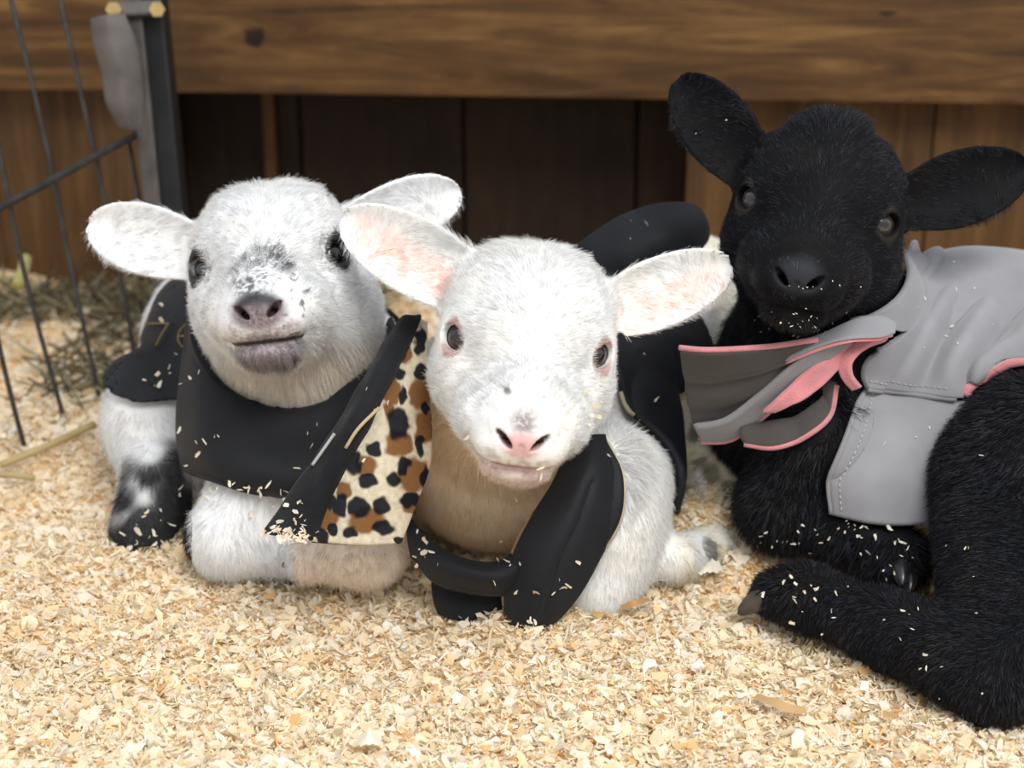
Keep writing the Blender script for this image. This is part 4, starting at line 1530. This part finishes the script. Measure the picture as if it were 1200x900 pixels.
post_box('post', P(222, 480, 1.26), P(171, -30, 1.19), .0135, .0135, M_POST, fen)
post_box('post_flat', P(203, 480, 1.243), P(152, -30, 1.173), .0070, .003, M_POSTG, fen)
clamp = post_box('clamp', P(128, 12, 1.17), P(190, 10, 1.175), .006, .006, M_POSTG, fen)
for px in (133, 184):
    V, Fc = tube([P(px, 11, 1.158), P(px, 11, 1.172)], .0062, 6)
    mesh_obj('bolt', V, Fc, M_BOLT, clamp, smooth=False)
sp, g, n = patch('strap', [
    [(106, 22, 1.155), (122, 18, 1.150), (146, 16, 1.155)],
    [(108, 50, 1.157), (128, 50, 1.150), (158, 46, 1.158)],
    [(118, 85, 1.160), (138, 84, 1.152), (165, 80, 1.162)],
    [(124, 118, 1.163), (142, 120, 1.156), (168, 116, 1.165)],
    [(140, 150, 1.167), (152, 152, 1.162), (168, 150, 1.168)]], M_TAPE, None, 30, 20, .0016, None, noise=.002, nscale=40)
tag(sp, 'grey plastic strap hanging folded from the clamp on the post', 'strap')
# ------------------------------------------------------------------ crumbs of shavings caught on noses, coats and fleece
def crumbs(name, spots, S, label, off=.004, size=(.0012, .0035)):
    px, py = [], []
    for (x, y, sx, sy, n) in spots:
        px += list(x + rng.normal(0, sx, n)); py += list(y + rng.normal(0, sy, n))
    pts, nr = [], []
    for x, y in zip(px, py):
        d = S.trace(x, y) if S is not None else None
        if d is None: continue
        p = P(x, y, d - off); pts.append(p); nr.append(norm(CAM - p))
    pts = np.array(pts); nr = np.array(nr); n = len(pts)
    L_ = rng.uniform(size[0], size[1], n)
    o = flakes(name, pts[:, 0], pts[:, 1], pts[:, 2], L_, L_ * rng.uniform(.15, .6, n), tilt=.8, nrm0=nr,
               pal=[(.93, .88, .76), (.90, .80, .62), (.95, .92, .84)])
    return tag(o, label, 'shavings', kind='stuff')


class Cloth:
    """nearest-surface tracing over the draped sheets of one coat, by their points in view"""
    def __init__(s, key, extra=None):
        C = np.concatenate(ALLCLOTH[key]); s.px, s.py, s.z = proj(C); s.S = extra
    def trace(s, x, y):
        m = (np.abs(s.px - x) < 5) & (np.abs(s.py - y) < 5)
        d = s.z[m].min() if m.any() else None
        e = s.S.trace(x, y) if s.S is not None else None
        if d is None: return e
        return min(d, e) if e else d


crumbs('wood_shavings', [(930, 378, 26, 10, 26), (940, 335, 10, 4, 6), (945, 390, 14, 5, 10), (1000, 240, 60, 60, 5), (840, 140, 20, 30, 4)], LB['S'],
       'tiny wood crumbs on the nose, chin and brow of the black lamb', .004, (.0008, .0022))
crumbs('wood_shavings', [(985, 625, 35, 14, 26), (1045, 640, 10, 25, 16), (930, 690, 40, 16, 14), (1000, 720, 60, 18, 14), (1100, 790, 50, 30, 8), (900, 630, 14, 10, 9), (1140, 600, 30, 60, 8)], LB['S'],
       'wood crumbs stuck in the wool of the folded black legs', .005, (.0012, .0042))
crumbs('wood_shavings', [(556, 540, 8, 10, 5), (690, 500, 6, 10, 6), (700, 470, 6, 18, 10), (672, 515, 10, 10, 5), (632, 552, 6, 6, 4), (545, 516, 4, 4, 2), (560, 615, 30, 15, 6), (600, 625, 14, 18, 8)], LF['S'],
       'wood crumbs along the right cheek and chin of the pink-nosed lamb', .006, (.0015, .0052))
crumbs('wood_shavings', [(336, 630, 14, 7, 120), (345, 605, 12, 12, 10), (430, 500, 30, 40, 4), (612, 735, 10, 6, 9), (600, 640, 12, 40, 16), (500, 640, 14, 18, 12), (655, 690, 20, 20, 6), (740, 270, 14, 10, 3), (760, 500, 20, 40, 5)], Cloth('front'),
       'wood shavings clinging to the leopard-lined coat and its rolled edge', .004, (.0012, .0048))
crumbs('wood_shavings', [(290, 578, 40, 7, 24), (240, 530, 14, 14, 7), (340, 590, 18, 9, 9), (362, 512, 6, 8, 3), (165, 350, 12, 22, 9), (205, 440, 26, 8, 10), (180, 615, 24, 14, 14), (330, 570, 40, 10, 8)], Cloth('left', LL['S']),
       'pale shavings sprinkled on the plain black collar and dark foot', .004, (.0018, .0058))
crumbs('wood_shavings', [(1080, 350, 40, 40, 8), (1050, 520, 40, 50, 6), (1130, 400, 40, 30, 6)], Cloth('black'),
       'a few wood crumbs on the grey coat of the black lamb', .003, (.001, .003))
print('done', round(time.time() - T0, 1))
